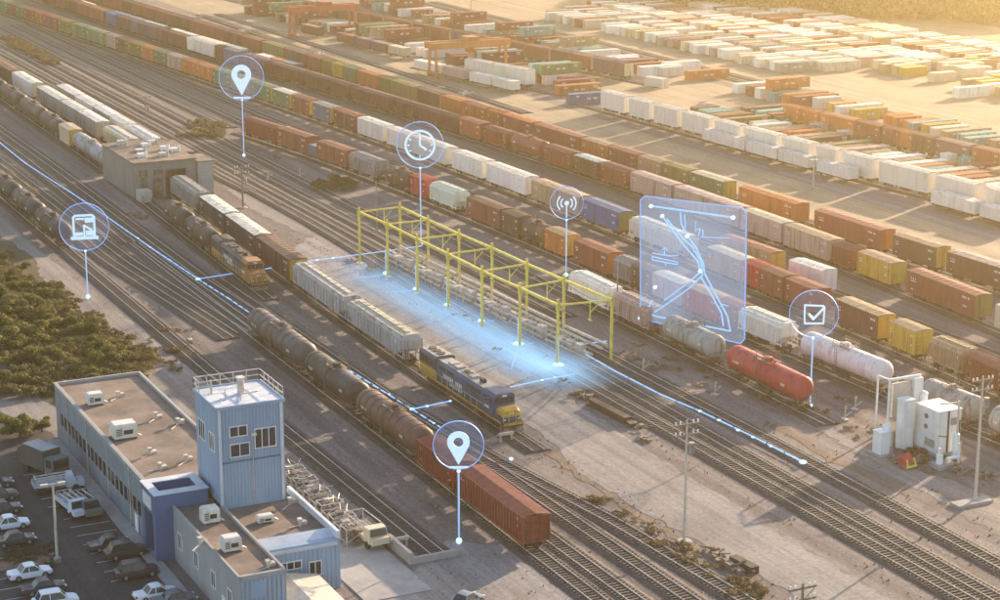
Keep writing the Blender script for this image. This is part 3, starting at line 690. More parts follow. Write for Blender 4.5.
row('C2', [(165, 225), (182, 240), (208, 262), (254, 296)], [
    (164, 181, 'stank', 'black', dict(label='rust streaked dark tank car nearest the workshop door')),
    (183, 207, 'stank', 'black', dict(label='dark tank car coupled to the orange locomotive'))], 'the orange locomotive train', 'tank cars behind the orange locomotive', 1, 1.5)
row('L', [(0, 202), (58, 252)], [(-30, -12, 'stank', 'black'), (-11, 10, 'stank', 'black'), (11, 33, 'stank', 'black'), (34, 58, 'stank', 'black')],
    'the tank train by the scrub', 'dark tank cars standing near the scrub', 1, 1.5)
row('L2', [(-20, 88), (0, 102), (59, 145), (70, 152), (104, 176)], [
    (-40, -22, 'stank', 'brown'), (-21, -2, 'stank', 'black'), (-1, 18, 'stank', 'black'), (19, 38, 'stank', 'dark'), (39, 57, 'stank', 'dark'),
    (59, 70, 'cbox', 'cream', dict(end='yellow', label='short cream boxcar with window patches between dark and grey tank cars')),
    (72, 104, 'tank', 'grey', dict(label='grey tank car standing against the workshop wall'))], 'the tank train behind the workshop', 'tank cars leading to the workshop', 1, 1.5)
row('L3', [(0, 82), (31, 102), (59, 120), (97, 143), (150, 176)], [
    (-35, -14, 'box', 'maroon'), (-13, 11, 'box', 'maroon', dict(roof='brown')), (13, 32, 'box', 'white', dict(roof='white', end='cream')), (37, 59, 'box', 'grey', dict(roof='white', end='cream')), (60.5, 76, 'box', 'grey', dict(roof='white')),
    (77, 97.5, 'box', 'grey', dict(roof='white', end='cream')), (104, 128, 'ch', 'cream', dict(roof='white'))], 'the pale roofed line by the workshop', 'pale roofed cars behind the workshop', 1, 1.5)
row('L4', [(19, 80), (50, 100), (116, 141), (164, 170)], [(57, 74, 'box', 'grey', dict(roof='white')), (75, 92, 'box', 'white', dict(roof='white')), (93, 109, 'box', 'grey', dict(roof='white')), (110, 124, 'box', 'white', dict(roof='white')), (126, 150, 'ch', 'white', dict(roof='white'))],
    'the second pale roofed line', 'pale roofed cars in the second line behind the workshop', 1, 1.5)
Y = dict(end='yellow')
row('G', [(0, 14), (57, 34), (113, 54), (198, 81), (250, 99), (305, 120), (336, 130), (358, 138), (385, 149), (453, 173), (493, 187), (535, 205), (614, 240), (683, 268), (735, 291), (800, 315), (884, 348), (928, 366), (1000, 405)], [
    (-30, -18, 'cbox', 'rust'), (-17, -2, 'cbox', 'olive'), (-1, 9, 'cbox', 'green'), (10, 16, 'cbox', 'rust'), (17, 24, 'cbox', 'green'), (25, 35, 'cbox', 'rust'), (36, 42, 'cbox', 'orange'), (43, 56, 'box', 'rust'), (58, 68, 'cbox', 'olive', Y), (71, 83, 'cbox', 'green'),
    (84, 101, 'cbox', 'green'), (103, 112, 'box', 'pink'), (113, 125, 'box', 'brown', Y), (126, 138, 'cbox', 'olive'), (139, 152, 'box', 'orange'), (153.5, 165, 'cbox', 'green'), (166.5, 182, 'box', 'pink', Y), (184, 197, 'box', 'orange', Y), (198.5, 212, 'box', 'orange'), (214, 232, 'cbox', 'green', Y), (234, 251, 'box', 'grey'),
    (252.5, 271, 'cbox', 'green', dict(end='yellow', label='green boxcar with a yellow end, coupled to the paler green one with a pale roof')), (273, 289, 'cbox', 'green', dict(end='yellow', roof='white', label='pale roofed green boxcar just ahead of the rust brown boxcar')), (291, 308, 'box', 'rust', Y),
    (311.5, 331, 'cbox', 'slate', dict(end='yellow', roof='grey', label='blue grey boxcar with a yellow end between rust and maroon boxcars')), (334.5, 356, 'box', 'maroon', dict(roof='rust')),
    (358.5, 382, 'box', 'white', dict(roof='white')), (385.5, 408, 'box', 'white', dict(roof='white')), (410, 447, 'box', 'white', dict(roof='white', door='cream')), (454, 486, 'box', 'white', dict(roof='white')), (491, 527, 'box', 'white', dict(roof='white')),
    (533, 575, 'box', 'tan', dict(roof='tan', word='beige boxcar')), (579, 613, 'cbox', 'blue', dict(end='olive', roof='blue', label='dark blue boxcar with a blue roof behind the antenna marker')), (623, 678, 'ch', 'white', dict(roof='white')), (700, 733, 'box', 'tan', dict(roof='cream')),
    (736, 752, 'box', 'red'), (754, 779, 'box', 'rust'), (782, 814, 'box', 'rust', dict(word='brown red boxcar')), (836, 882, 'box', 'maroon', dict(roof='tan', end='yellow')), (893, 921, 'box', 'yellow', dict(roof='tan', end='yellow', label='mustard yellow boxcar with a patched roof near the white plant')),
    (934, 963, 'ch', 'tan', dict(roof='tan')), (966, 1000, 'oh', 'rust'), (1003, 1050, 'box', 'maroon')],
    'the long mixed boxcar line', 'cars in the long mixed boxcar line', 3, 1.5)
row('E', [(715, 262), (768, 282), (821, 300)], [(718, 768, 'box', 'tan', dict(end='yellow', roof='rust', label='beige boxcar with a bright yellow end beside the map panel')), (787, 821, 'cbox', 'white', dict(roof='white', label='small white boxcar with brown patches above the tick marker'))],
    'the short spur', 'cars on the short spur', 1, 1.5)
row('D1', [(110, 29), (170, 47), (216, 62), (304, 90), (329, 98), (350, 104), (388, 117), (479, 146), (537, 166), (572, 176), (630, 194), (789, 252), (839, 272), (906, 297), (975, 331)], [
    (10, 21, 'box', 'rust'), (22, 33, 'cbox', 'rust'), (34, 45, 'box', 'maroon'), (46, 57, 'box', 'rust'), (58, 69, 'cbox', 'maroon'), (70, 82, 'box', 'rust'), (83, 101, 'box', 'rust'), (103, 114, 'cbox', 'blue'), (116, 129, 'box', 'maroon'), (130, 137, 'cbox', 'slate'), (138, 148, 'cbox', 'violet'), (149, 159, 'box', 'violet'), (160, 170, 'box', 'maroon'), (171, 189, 'box', 'maroon'),
    (190, 196, 'cbox', 'white'), (197, 216, 'box', 'white', dict(word='graffiti stained white boxcar')), (217, 224, 'box', 'maroon'), (225, 239, 'cbox', 'slate'), (241, 266, 'oh', 'violet'),
    (268, 303, 'bigoh', 'maroon'), (304, 328, 'oh', 'maroon'), (329, 350, 'oh', 'maroon'), (352, 388, 'bigoh', 'maroon'), (390, 412, 'oh', 'maroon'), (414, 438, 'oh', 'maroon'), (440, 455, 'oh', 'maroon'), (456.5, 478, 'box', 'rust'), (480, 504, 'oh', 'rust'), (505.5, 536, 'tank', 'rust'), (538, 571, 'oh', 'rust', Y),
    (573, 600, 'oh', 'brown', dict(roof='white')), (602, 631, 'oh', 'rust', Y), (634, 673, 'box', 'pink', dict(roof='pink')), (676, 740, 'box', 'pink', dict(roof='pink')), (743, 783, 'box', 'pink', dict(roof='cream')), (786, 830, 'box', 'pink', dict(roof='tan')), (833, 852, 'oh', 'rust', Y), (858.5, 893, 'cbox', 'yellow', dict(roof='tan', end='yellow', label='mustard yellow boxcar between a rust hopper and a red boxcar')), (909, 968, 'cbox', 'rust', dict(roof='rust', word='rust red long boxcar', end='olive')), (986, 1030, 'box', 'cream', dict(roof='white'))],
    'the dark hopper line', 'cars in the dark hopper line', 3, 1.5)
row('D2', [(70, 8), (105, 22), (142, 31), (164, 38), (193, 47), (240, 62), (295, 77)], [(77, 88, 'low', 'white'), (105, 123, 'low', 'blue'), (124, 142, 'low', 'blue'), (143, 163, 'low', 'teal'), (170, 181, 'low', 'white'), (182, 193, 'low', 'white'), (195, 222, 'low', 'white'), (223, 239, 'low', 'teal'), (255, 268, 'low', 'white'), (270, 280, 'low', 'orange'), (281, 295, 'low', 'slate')],
    'the low wagon line', 'low wagons between the two red rows', 2, 1.2)
d3 = []
x = 75.0; rr = random.Random(5)
while x < 262:
    w = 9+(x-75)*.035; d3.append((x, x+w-.8, rr.choice(['box', 'cbox', 'box']), rr.choice(['rust', 'rust', 'rust', 'maroon', 'red', 'rust', 'brown']))); x += w
d3 += [(265, 282, 'box', 'olive'), (283, 300, 'box', 'brown'), (301, 313, 'box', 'rust'), (314, 322, 'cbox', 'olive'), (323, 332, 'cbox', 'yellow'), (333.5, 346, 'cbox', 'green'), (348, 372, 'cbox', 'orange'), (373, 386, 'cbox', 'olive'), (387, 415, 'box', 'olive', dict(word='olive brown boxcar')), (418, 441, 'box', 'maroon', Y), (443, 463, 'cbox', 'orange'), (466, 488, 'cbox', 'orange', dict(roof='rust', word='orange red boxcar')),
    (490, 503, 'cbox', 'orange'), (505, 536, 'box', 'rust', dict(roof='orange')), (538, 577, 'cbox', 'rust'), (579.5, 609, 'cbox', 'orange', dict(roof='tan', end='orange')), (611.5, 641, 'box', 'rust'), (643.5, 668, 'box', 'tan', dict(word='tan boxcar')), (670, 697, 'cbox', 'olive'), (699, 734, 'cbox', 'green', dict(roof='cream', end='yellow', word='cream roofed green boxcar')),
    (748, 797, 'cbox', 'orange', dict(roof='orange', end='orange', word='bright orange boxcar')), (814, 873, 'cbox', 'rust', dict(end='orange', word='orange brown boxcar')), (886, 934, 'cbox', 'brown', dict(end='yellow', roof='tan')), (944, 998, 'cbox', 'brown', dict(end='olive', roof='pink', word='drab brown boxcar')), (1003, 1050, 'cbox', 'rust')]
row('D3', [(135, 18), (250, 52), (320, 80), (348, 89), (414, 106), (462, 121), (537, 144), (578, 160), (610, 168), (737, 206), (798, 230), (874, 259), (934, 276), (1000, 300)], d3, 'the outer red boxcar line', 'cars in the outer red boxcar line', 2, 1.5)
row('G2', [(240, 137), (276, 149), (310, 160), (348, 174), (405, 197), (454, 217), (498, 236), (563, 264), (607, 283), (740, 338), (782, 357), (875, 400), (971, 437)], [
    (241, 274, 'bigoh', 'rust'), (276, 308, 'box', 'rust'), (310, 317, 'low', 'slate', dict(word='small blue grey wagon')), (318, 347, 'box', 'rust', dict(word='dull red boxcar')), (350, 376, 'ch', 'grey'), (384, 408, 'stank', 'brown'), (409.5, 425, 'box', 'red', dict(word='faded red and white boxcar')), (429, 455, 'ch', 'white'), (466, 498, 'box', 'rust', dict(roof='brown')), (500, 518, 'box', 'brown'), (519, 541, 'stank', 'junk' if 'junk' in C else 'brown', dict(word='rust eaten tank car')),
    (543, 563, 'box', 'orange', dict(roof='tan', end='yellow')), (572, 606, 'box', 'rust', dict(roof='rust', end='orange')), (612, 631, 'ch', 'grey'), (633, 649, 'box', 'brown'), (652, 682, 'box', 'pink', dict(roof='white')), (686, 719, 'box', 'red', dict(roof='tan')), (723, 738, 'box', 'rust'), (741, 782, 'ch', 'white', dict(roof='white', label='bluish white covered hopper car beside the map panel')), (796, 875, 'tank', 'white', dict(shade=.86, label='long white tank car with rust stains by the white plant')), (913, 969, 'tank', 'grey', dict(label='pale grey tank car standing behind the white plant')), (985, 1040, 'tank', 'grey')],
    'the line behind the gantry', 'cars in the middle line behind the gantry', 3, 1.5)
row('T', [(420, 226), (520, 276), (600, 317), (647, 340), (708, 371), (721, 378), (798, 416)], [
    (568, 607, 'ch', 'white', dict(label='whitish covered hopper car at the near end post of the yellow gantry')), (612, 648, 'ch', 'pink', dict(label='pinkish grey hopper car between the yellow gantry and the grey tank car', roof='pink')), (660, 709, 'tank', 'grey', dict(label='grey tank car coupled to the red tank car', roof='tan')), (721, 798, 'tank', 'red', dict(label='bright red tank car under the tick marker'))],
    'the red tank car line', 'cars in the red tank car line', 1, 1.5)
row('HW', [(600, 112), (626, 120), (680, 134), (714, 143), (807, 171), (844, 176), (880, 187), (928, 202), (976, 212), (1000, 219)], [
    (601, 625, 'tall', 'white'), (627, 651, 'tall', 'white'), (653, 680, 'tall', 'white'), (682, 713, 'tall', 'white'), (715, 740, 'tall', 'white'), (742, 774, 'tall', 'white'), (777, 806, 'tall', 'white'), (808, 843, 'tall', 'white'), (847, 879, 'tall', 'white'), (880, 927, 'tall', 'white'), (930, 974, 'tall', 'white'), (984, 1020, 'tall', 'white', dict(word='off white tall boxcar'))],
    'the white boxcar line', 'tall white boxcars', 2, 1.5, jitter=.05)
row('HWf', [(700, 141), (807, 174), (853, 185), (982, 220)], [(708, 747, 'low', 'white'), (749, 778, 'low', 'white'), (779, 806, 'low', 'white'), (816, 852, 'low', 'white'), (936, 981, 'low', 'white'), (986, 1012, 'low', 'white')], 'the low line before tall white boxcars', 'low white container wagons', 1, .2, jitter=.05)
br = []; x = 262.0
for i, wd in enumerate([9, 10, 10, 11, 12, 13, 14, 15, 15, 16, 17, 14, 14, 18, 19, 17, 15, 15, 13, 21, 15, 19, 18, 18]):
    if x > 610: break
    br.append((x, x+wd-1.2, 'box', ['rust', 'maroon', 'rust', 'rust', 'brown', 'rust', 'violet', 'violet'][i % 8], dict(end='cream' if i % 2 else 'rust'))); x += wd
row('BR', [(300, 18), (414, 37), (447, 46), (489, 50), (600, 80), (628, 82)], br, 'the red line beside the cranes', 'boxcars in the red line beside the cranes', 1, 1.5)
row('BR2', [(783, 125), (820, 132), (850, 142), (873, 149), (1000, 175)], [(783, 803, 'box', 'orange'), (805, 823, 'box', 'orange', dict(word='orange brown boxcar')), (824, 850, 'box', 'orange', dict(word='white bottomed orange boxcar')), (852, 872, 'box', 'rust'), (873.5, 894, 'box', 'rust'), (895, 901, 'box', 'orange'), (902, 929, 'box', 'brown'), (931, 970, 'cbox', 'violet'), (972, 1002, 'cbox', 'rust')], 'the brown line past the white boxcars', 'boxcars in the brown line behind the white boxcars', 1, 1.5)
row('W2', [(456, 76), (485, 84), (531, 90)], [(464, 484, 'tall', 'white', dict(label='tall white boxcar just past the yellow orange crane')), (485, 505, 'tall', 'white', dict(label='middle one of three tall white boxcars by the crane')), (506.5, 529, 'tall', 'white', dict(label='tall white boxcar nearest the orange container'))], 'the crane', 'three white boxcars by the crane', 1, 1.5)
row('W2f', [(440, 78), (491, 90), (513, 95)], [(414, 439, 'low', 'white', dict(label='low white container wagon behind the crane leg')), (442, 464, 'low', 'pink', dict(label='stained low wagon beside the crane leg')), (469, 490, 'low', 'white', dict(label='low white wagon before the tall white boxcars')), (492, 512, 'low', 'white', dict(label='low white wagon with a yellow end block'))], 'the crane', 'low wagons by the crane', 1, 1.2)
# tracks under the trains
def ptrack(key, u0, u1, ind=None, off=0.0, **kw): return track(PATHS[key], u0, u1, ind, **kw)
ptrack('B', -330, -128, (-260, -150)); ptrack('C', -365, -203, (-330, -204)); ptrack('C2', -385, -284, (-360, -285)); ptrack('L', -520, -240, (-330, -241))
ptrack('L2', -620, -393); ptrack('L3', -620, -393); ptrack('L4', -620, -393)
ptrack('G', -760, -120, (-240, -160)); ptrack('D1', -760, -120); ptrack('D2', -760, -470); ptrack('D3', -760, -120)
ptrack('G2', -425, -120, (-260, -170)); ptrack('T', -330, -196, (-270, -197)); ptrack('E', -320, -240)
for k, a, b in (('HW', -430, -150), ('BR', -680, -440), ('BR2', -385, -200), ('W2', -500, -440)): ptrack(k, a, b)
for pts, u0, u1, ind in (
    ([(-300, 95.6), (-230, 96.2), (-203, 98.0), (-178, 101.0), (-154, 102.2), (-110, 103.5)], -300, -115, (-240, -146)),
    ([(-300, 93.4), (-200, 96.8), (-157, 97.4), (-110, 97.8)], -300, -115, (-240, -148)),
    ([(-330, 91.2), (-240, 91.6), (-179, 92.4), (-110, 92.6)], -330, -115, (-184, -152)),
    ([(-640, 131.2), (-440, 131.2), (-300, 131.0), (-190, 131.3), (-110, 130.3)], -640, -115, (-230, -140)),
    ([(-640, 127.0), (-440, 127.4), (-300, 127.2), (-226, 126.2), (-190, 125.6), (-110, 124.4)], -640, -115, (-232, -138)),
    ([(-640, 122.4), (-440, 123.6), (-330, 124.0), (-260, 122.4), (-190, 122.3), (-110, 121.8)], -640, -115, (-234, -138)),
    ([(-640, 118.6), (-440, 120.4), (-360, 123.2)], -640, -362, None), ([(-640, 136.2), (-440, 136.0), (-330, 136.0), (-250, 135.5)], -640, -255, None),
    ([(-640, 141.0), (-500, 141.5), (-430, 142.6)], -640, -432, None), ([(-640, 146), (-430, 147.2), (-330, 155.5), (-230, 160.5), (-130, 160.8)], -640, -130, None),
    ([(-640, 151.5), (-440, 154.5), (-330, 161.0), (-230, 163.9), (-130, 163.5)], -600, -340, None),
    ([(-640, 160.0), (-480, 168.5), (-380, 175.8), (-280, 180.5), (-130, 180.8)], -640, -130, None),
    ([(-520, 94.6), (-400, 94.8), (-300, 93.8)], -520, -301, None), ([(-520, 91.0), (-415, 91.2), (-290, 89.7), (-250, 89.7)], -520, -330.5, None),
    ([(-520, 86.6), (-400, 86.2), (-318, 86.4), (-265, 89.2)], -520, -268, (-330, -269)), ([(-520, 83.2), (-390, 83.0), (-320, 83.2), (-262, 86.5)], -520, -266, (-330, -267)),
    ([(-250, 79.0), (-216, 79.4), (-178, 79.8)], -250, -178, (-249, -178))):
    track(Line(pts), u0, u1, ind)
for v, u0, u1 in ((206, -640, -200), (212, -640, -420), (286, -640, -300), (290.5, -640, -300)): track(Line([(u0, v-4), (u1, v)]), u0, u1)
# ------------------------------------------------------------------ locomotives
def loco_tpl():
    P = []
    u = MB().box(-10.6, 10.5, -1.45, 1.45, 1.12, 1.42).box(-10.9, -10.5, -1.35, 1.35, .75, 1.42).box(10.4, 10.75, -1.35, 1.35, .75, 1.42)
    for s in (-1, 1): u.box(min(s*10.7, s*11.2), max(s*10.7, s*11.2), -.14, .14, .68, .94)
    P.append(('underframe', u.mesh('loco_frame', M['frame']), None))
    st = MB()
    for s in (-1, 1): y0, y1 = sorted((s*1.44, s*1.49)); st.box(-10.5, 10.4, y0, y1, 1.2, 1.48)
    st.box(10.74, 10.78, -1.3, 1.3, 1.05, 1.4).box(-10.94, -10.9, -1.3, 1.3, 1.05, 1.4)
    P.append(('sill_stripe', st.mesh('loco_sill', M['paint']), 'stripe'))
    P.append(('fuel_tank', MB().extr([(-1.2, .5), (-1.35, .8), (-1.35, 1.1), (1.35, 1.1), (1.35, .8), (1.2, .5)], -2.6, 2.6).mesh('loco_tank', M['frame']), None))
    hd = MB().box(-6.2, 6.0, -1.25, 1.25, 1.42, 3.75); hd.extr([(-1.25, 3.75), (-1.0, 4.1), (1.0, 4.1), (1.25, 3.75)], -6.2, 6.0)
    for i in range(11):
        x = -5.9+i*1.1
        for s in (-1, 1): y0, y1 = sorted((s*1.24, s*1.275)); hd.box(x, x+.98, y0, y1, 1.6, 3.1)
    P.append(('hood', hd.mesh('loco_hood', M['clean']), 'body'))
    gr = MB()
    for s in (-1, 1):
        for x in (-4.6, -2.4, 2.6, 4.4):
            y0, y1 = sorted((s*1.24, s*1.29)); gr.box(x-.8, x+.8, y0, y1, 3.2, 3.7)
    for s in (-1, 1):
        for k in range(3): y0, y1 = sorted((s*1.49, s*1.53)); gr.box(-10.0+k*1.25, -8.9+k*1.25, y0, y1, 2.9, 4.0)
    P.append(('grille', gr.mesh('loco_grille', M['frame']), None))
    rd = MB().box(-10.3, -6.2, -1.5, 1.5, 2.7, 4.25); rd.extr([(-1.5, 4.25), (-1.2, 4.42), (1.2, 4.42), (1.5, 4.25)], -10.3, -6.2)
    P.append(('radiator_housing', rd.mesh('loco_rad', M['clean']), 'rad'))
    P.append(('rear_lower_body', MB().hexa([(-10.3, -1.3, 1.42), (-6.2, -1.3, 1.42), (-6.2, 1.3, 1.42), (-10.3, 1.3, 1.42), (-10.3, -1.45, 2.7), (-6.2, -1.45, 2.7), (-6.2, 1.45, 2.7), (-10.3, 1.45, 2.7)]).mesh('loco_rear', M['clean']), 'rear'))
    rf = MB().box(-6.1, 5.9, -.95, .95, 4.1, 4.16).box(-10.2, -6.3, -1.15, 1.15, 4.42, 4.48)
    for x in (-3.6, -2.2, 1.6): rf.box(x-.5, x+.5, -.6, .6, 4.16, 4.42)
    P.append(('roof_panel', rf.mesh('loco_roof', M['roof']), 'roof'))
    fans = MB()
    for x in (-9.4, -8.25, -7.1): fans.cyl((x, 0, 4.46), (x, 0, 4.6), .52, n=14)
    for x in (-.4, .5): fans.cyl((x, 0, 4.14), (x, 0, 4.36), .4, n=12)
    fans.box(3.2, 4.0, -.25, .25, 4.15, 4.65)
    P.append(('fan', fans.mesh('loco_fans', M['frame']), None))
    cb = MB().box(6.0, 8.55, -1.5, 1.5, 1.42, 4.05); cb.loft([[(x, -1.5, 4.05), (x, -1.1, 4.42), (x, 1.1, 4.42), (x, 1.5, 4.05)] for x in (5.95, 8.7)])
    w = MB()
    for s in (-1, 1):
        for a, b in ((6.3, 7.1), (7.3, 8.2)): y0, y1 = sorted((s*1.49, s*1.53)); w.box(a, b, y0, y1, 3.1, 3.8)
    for y in (-1.0, -.35, .35, 1.0): w.box(8.54, 8.6, y-.27, y+.27, 3.15, 3.85)
    P.append(('cab', cb.mesh('loco_cab', M['clean']), 'cab', [('window', w.mesh('loco_windows', M['glass']), None)]))
    ns = MB().loft([[(x, -wd, 1.42), (x, -wd, zt-.25), (x, -wd+.3, zt), (x, wd-.3, zt), (x, wd, zt-.25), (x, wd, 1.42)] for x, wd, zt in ((8.56, 1.4, 3.05), (9.9, 1.3, 2.95), (10.35, 1.15, 2.75))])
    hl = MB()
    for y in (-.2, .2): hl.cyl((10.3, y, 2.45), (10.42, y, 2.45), .13, n=10)
    for y in (-.95, .95): hl.cyl((10.3, y, 1.7), (10.45, y, 1.7), .12, n=10)
    hl.box(8.6, 8.75, -.3, .3, 4.0, 4.25)
    P.append(('nose', ns.mesh('loco_nose', M['clean']), 'nose', [('headlight', hl.mesh('loco_lights', M['lens']), None)]))
    nb = MB().loft([[(x, -wd-.02, zt-.75), (x, -wd-.02, zt-.24), (x, -wd+.29, zt+.015), (x, wd-.29, zt+.015), (x, wd+.02, zt-.24), (x, wd+.02, zt-.75)] for x, wd, zt in ((9.2, 1.36, 3.0), (9.9, 1.3, 2.95), (10.37, 1.15, 2.75))])
    P.append(('nose_band', nb.mesh('loco_nose_band', M['clean']), 'stripe'))
    hr = MB()
    for s in (-1, 1):
        y = s*1.42; hr.bar((-10.4, y, 2.35), (6.0, y, 2.35), .05)
        for i in range(12): hr.bar((-10.4+i*1.49, y, 1.42), (-10.4+i*1.49, y, 2.35), .05)
        for x in (10.6, -10.8): hr.bar((x, y*.9, 1.4), (x, y*.9, 2.4), .06); hr.bar((x, y*.9, 2.4), (x, y*.35, 2.4), .05); hr.bar((x, y*.35, 1.4), (x, y*.35, 2.4), .05)
    P.append(('handrail', hr.mesh('loco_rails', M['yellow']), None))
    pl = MB().hexa([(10.75, -1.35, .25), (11.05, -1.35, .25), (11.05, 1.35, .25), (10.75, 1.35, .25), (10.7, -1.35, .8), (10.78, -1.35, .8), (10.78, 1.35, .8), (10.7, 1.35, .8)])
    for s in (-1, 1):
        for k in range(3): pl.box(10.2, 10.7, min(s*1.25, s*1.5), max(s*1.25, s*1.5), .35+k*.33, .42+k*.33)
    P.append(('snow_plough', pl.mesh('loco_plough', M['junk']), None))
    lt = MB(); random.seed(4)
    for s in (-1, 1):
        y0, y1 = sorted((s*1.26, s*1.292))
        for i in range(11):
            if i == 6: continue
            lt.box(-4.2+i*.44, -3.9+i*.44, y0, y1, 2.35, 2.85)
        for i in range(8): lt.box(-2.6+i*.42, -2.35+i*.42, y0, y1, 1.75, 2.1)
        y0, y1 = sorted((s*1.49, s*1.515)); lt.box(6.5, 7.6, y0, y1, 2.3, 2.6)
    P.append(('lettering', lt.mesh('loco_letters', M['mark']), None))
    b = MB()
    for s in (-1, 1):
        b.hexa([(-2.3, s*1.08-.1, .4), (2.3, s*1.08-.1, .4), (2.3, s*1.08+.1, .4), (-2.3, s*1.08+.1, .4), (-1.9, s*1.08-.1, 1.0), (1.9, s*1.08-.1, 1.0), (1.9, s*1.08+.1, 1.0), (-1.9, s*1.08+.1, 1.0)])
        for x in (-1.6, 0, 1.6): b.box(x-.25, x+.25, min(s*1.1, s*1.28), max(s*1.1, s*1.28), .38, .72)
    ww = MB()
    for x in (-1.7, 0, 1.7):
        ww.cyl((x, -.8, .53), (x, .8, .53), .09, n=6)
        for s in (-1, 1): ww.cyl((x, s*.66, .53), (x, s*.82, .53), .53, n=14)
    bm_, wm = b.mesh('loco_bogie', M['frame']), ww.mesh('loco_wheels', M['wheel'], True)
    for x in (-6.6, 6.6): P.append(('bogie', bm_, None, [('wheelset', wm, None)], (x, 0, 0)))
    return dict(name='diesel_locomotive', parts=P)
LOCO = loco_tpl()
pc = PATHS['C']; u0 = at(417, 379).x; u1 = at(500, 437).x; um = (u0+u1)/2+.6
blue = (0.020, 0.066, 0.145); yel = (0.50, 0.29, 0.03)
inst(LOCO, (um, pc.v(um), RAIL_Z), pc.yaw(um), dict(body=blue, cab=blue, nose=blue, stripe=yel, rear=yel, rad=(.07, .08, .10), roof=(.40, .37, .34)), 'blue and yellow diesel locomotive at the head of the pale hopper cars', 'locomotive', 'diesel locomotives', ((u1-u0)/21.9, 1, 1))
pc = PATHS['C2']; u0 = at(209.5, 263).x; u1 = at(252, 295).x; um = (u0+u1)/2; og = (0.33, 0.145, 0.04); dk = (.055, .05, .05)
inst(LOCO, (um, pc.v(um), RAIL_Z), pc.yaw(um), dict(body=(.07, .075, .10), cab=og, nose=og, stripe=og, rear=og, rad=(.06, .075, .12), roof=dk), 'grimy orange diesel locomotive standing beside the brown boxcar', 'locomotive', 'diesel locomotives', ((u1-u0)/21.9, 1, 1))
# ------------------------------------------------------------------ container blocks (long sides face down the yard)
NCONT = [0]; MASS = MB(); rb = random.Random(21)
def container(u, v, z, col, yaw, sx, label, group):
    NCONT[0] += 1
    return inst(TPL_CONTC if col == 'white' else TPL_CONT, (u, v, z), yaw, dict(body=jit(C[col], .15)), label, 'container', group, (sx, 1, random.uniform(.86, .98)))
MCOL = ['white', 'tan', 'cream', 'rust', 'pink', 'orange', 'yellow', 'grey']; MASS_MATS = [plain_mat('far_box_'+c, tuple(.8*k for k in C[c]), C[c], .4, .7, bstr=0) for c in MCOL]
def mass_box(u, v, z, co, sx):
    l = 12.2*sx/2; m = MCOL.index(co); MASS.box(u-1.22, u+1.22, v-l, v+l, z, z+2.4, m)
    for k in range(8): y = v-l+.3+k*(2*l-.6)/7; MASS.box(u+1.22, u+1.27, y-.2, y+.2, z+.1, z+2.3, m)
def block(u0, u1, vs, gap, pal, where, fill=.85, stack=.2, lens=(1, 1, .75, .55), yaw=PI/2, mass=False):
    for v0, v1 in vs:
        u = u0
        while u < u1:
            if rb.random() < fill:
                t = (u-u0)/(u1-u0); v = v0+(v1-v0)*t+rb.uniform(-.8, .8); co = rb.choice(pal); z = 0.02
                for k in range(2 if rb.random() < stack else 1):
                    if mass: mass_box(u, v, z, co, rb.choice(lens)); z += 2.62; continue
                    c2 = co if k == 0 else rb.choice(pal)
                    w = CNAME[c2]; container(u, v, z, c2, yaw+rb.uniform(-.03, .03), rb.choice(lens) if k == 0 else .95, f"{w} shipping container in the {where}", f"{w} containers in the {where}"); z += 2.72
            u += gap[0]+rb.random()*(gap[1]-gap[0])
far_pal = ['white', 'white', 'white', 'tan', 'pink', 'cream', 'cream', 'white', 'tan', 'grey', 'rust']
mixp = ['rust', 'orange', 'white', 'teal', 'tan', 'rust', 'pink', 'olive', 'white', 'cream', 'brown']
block(-398, -222, [(247.5, 254.5)], (2.8, 4.2), mixp, 'close row behind the tall white boxcars', .95, .05)
block(-392, -240, [(260.5, 268.0)], (3.0, 6.5), mixp, 'second row behind the tall white boxcars', .7, .0)
block(-640, -448, [(222, 241)], (2.9, 5.0), ['rust', 'teal', 'white', 'rust', 'maroon', 'tan', 'rust', 'green'], 'storage rows around the cranes', .9, .3)
block(-640, -452, [(263, 273)], (3.2, 6.5), ['rust', 'teal', 'white', 'rust', 'white', 'rust', 'tan'], 'row behind the red boxcar line', .85, .15)
block(-424, -322, [(279, 284)], (3.0, 5.5), ['white', 'orange', 'yellow', 'tan', 'white', 'teal', 'rust'], 'row behind the brown boxcar line', .9, .1)
for v in (306, 318.5): block(-585-(v-307)*.3, -448+(v-307)*.55, [(v-2, v+2)], (2.9, 4.2), far_pal, 'far pale storage field', .9, .0, (.7, .85, .95))
for v in (333, 345.5, 362, 376): block(-590-(v-307)*.4, -446+(v-307)*.5, [(v-2, v+2)], (2.9, 4.6), ['white', 'white', 'cream', 'tan', 'cream', 'pink', 'cream', 'rust'], '', .9, .0, (.7, .85, .95), mass=True)
block(-436, -372, [(331, 336), (344, 349), (359, 364), (374, 379)], (2.9, 5.5), ['cream', 'white', 'tan', 'yellow'], 'far field past the yellow haze', .85, .0, (.6, .75, .95), mass=True)  # cream and yellow picks put some golden far glow into the box colours
tag(link('far_containers', MASS.mesh('far_containers', MASS_MATS)), 'pale mass of containers filling the far storage field', 'containers', kind='stuff')
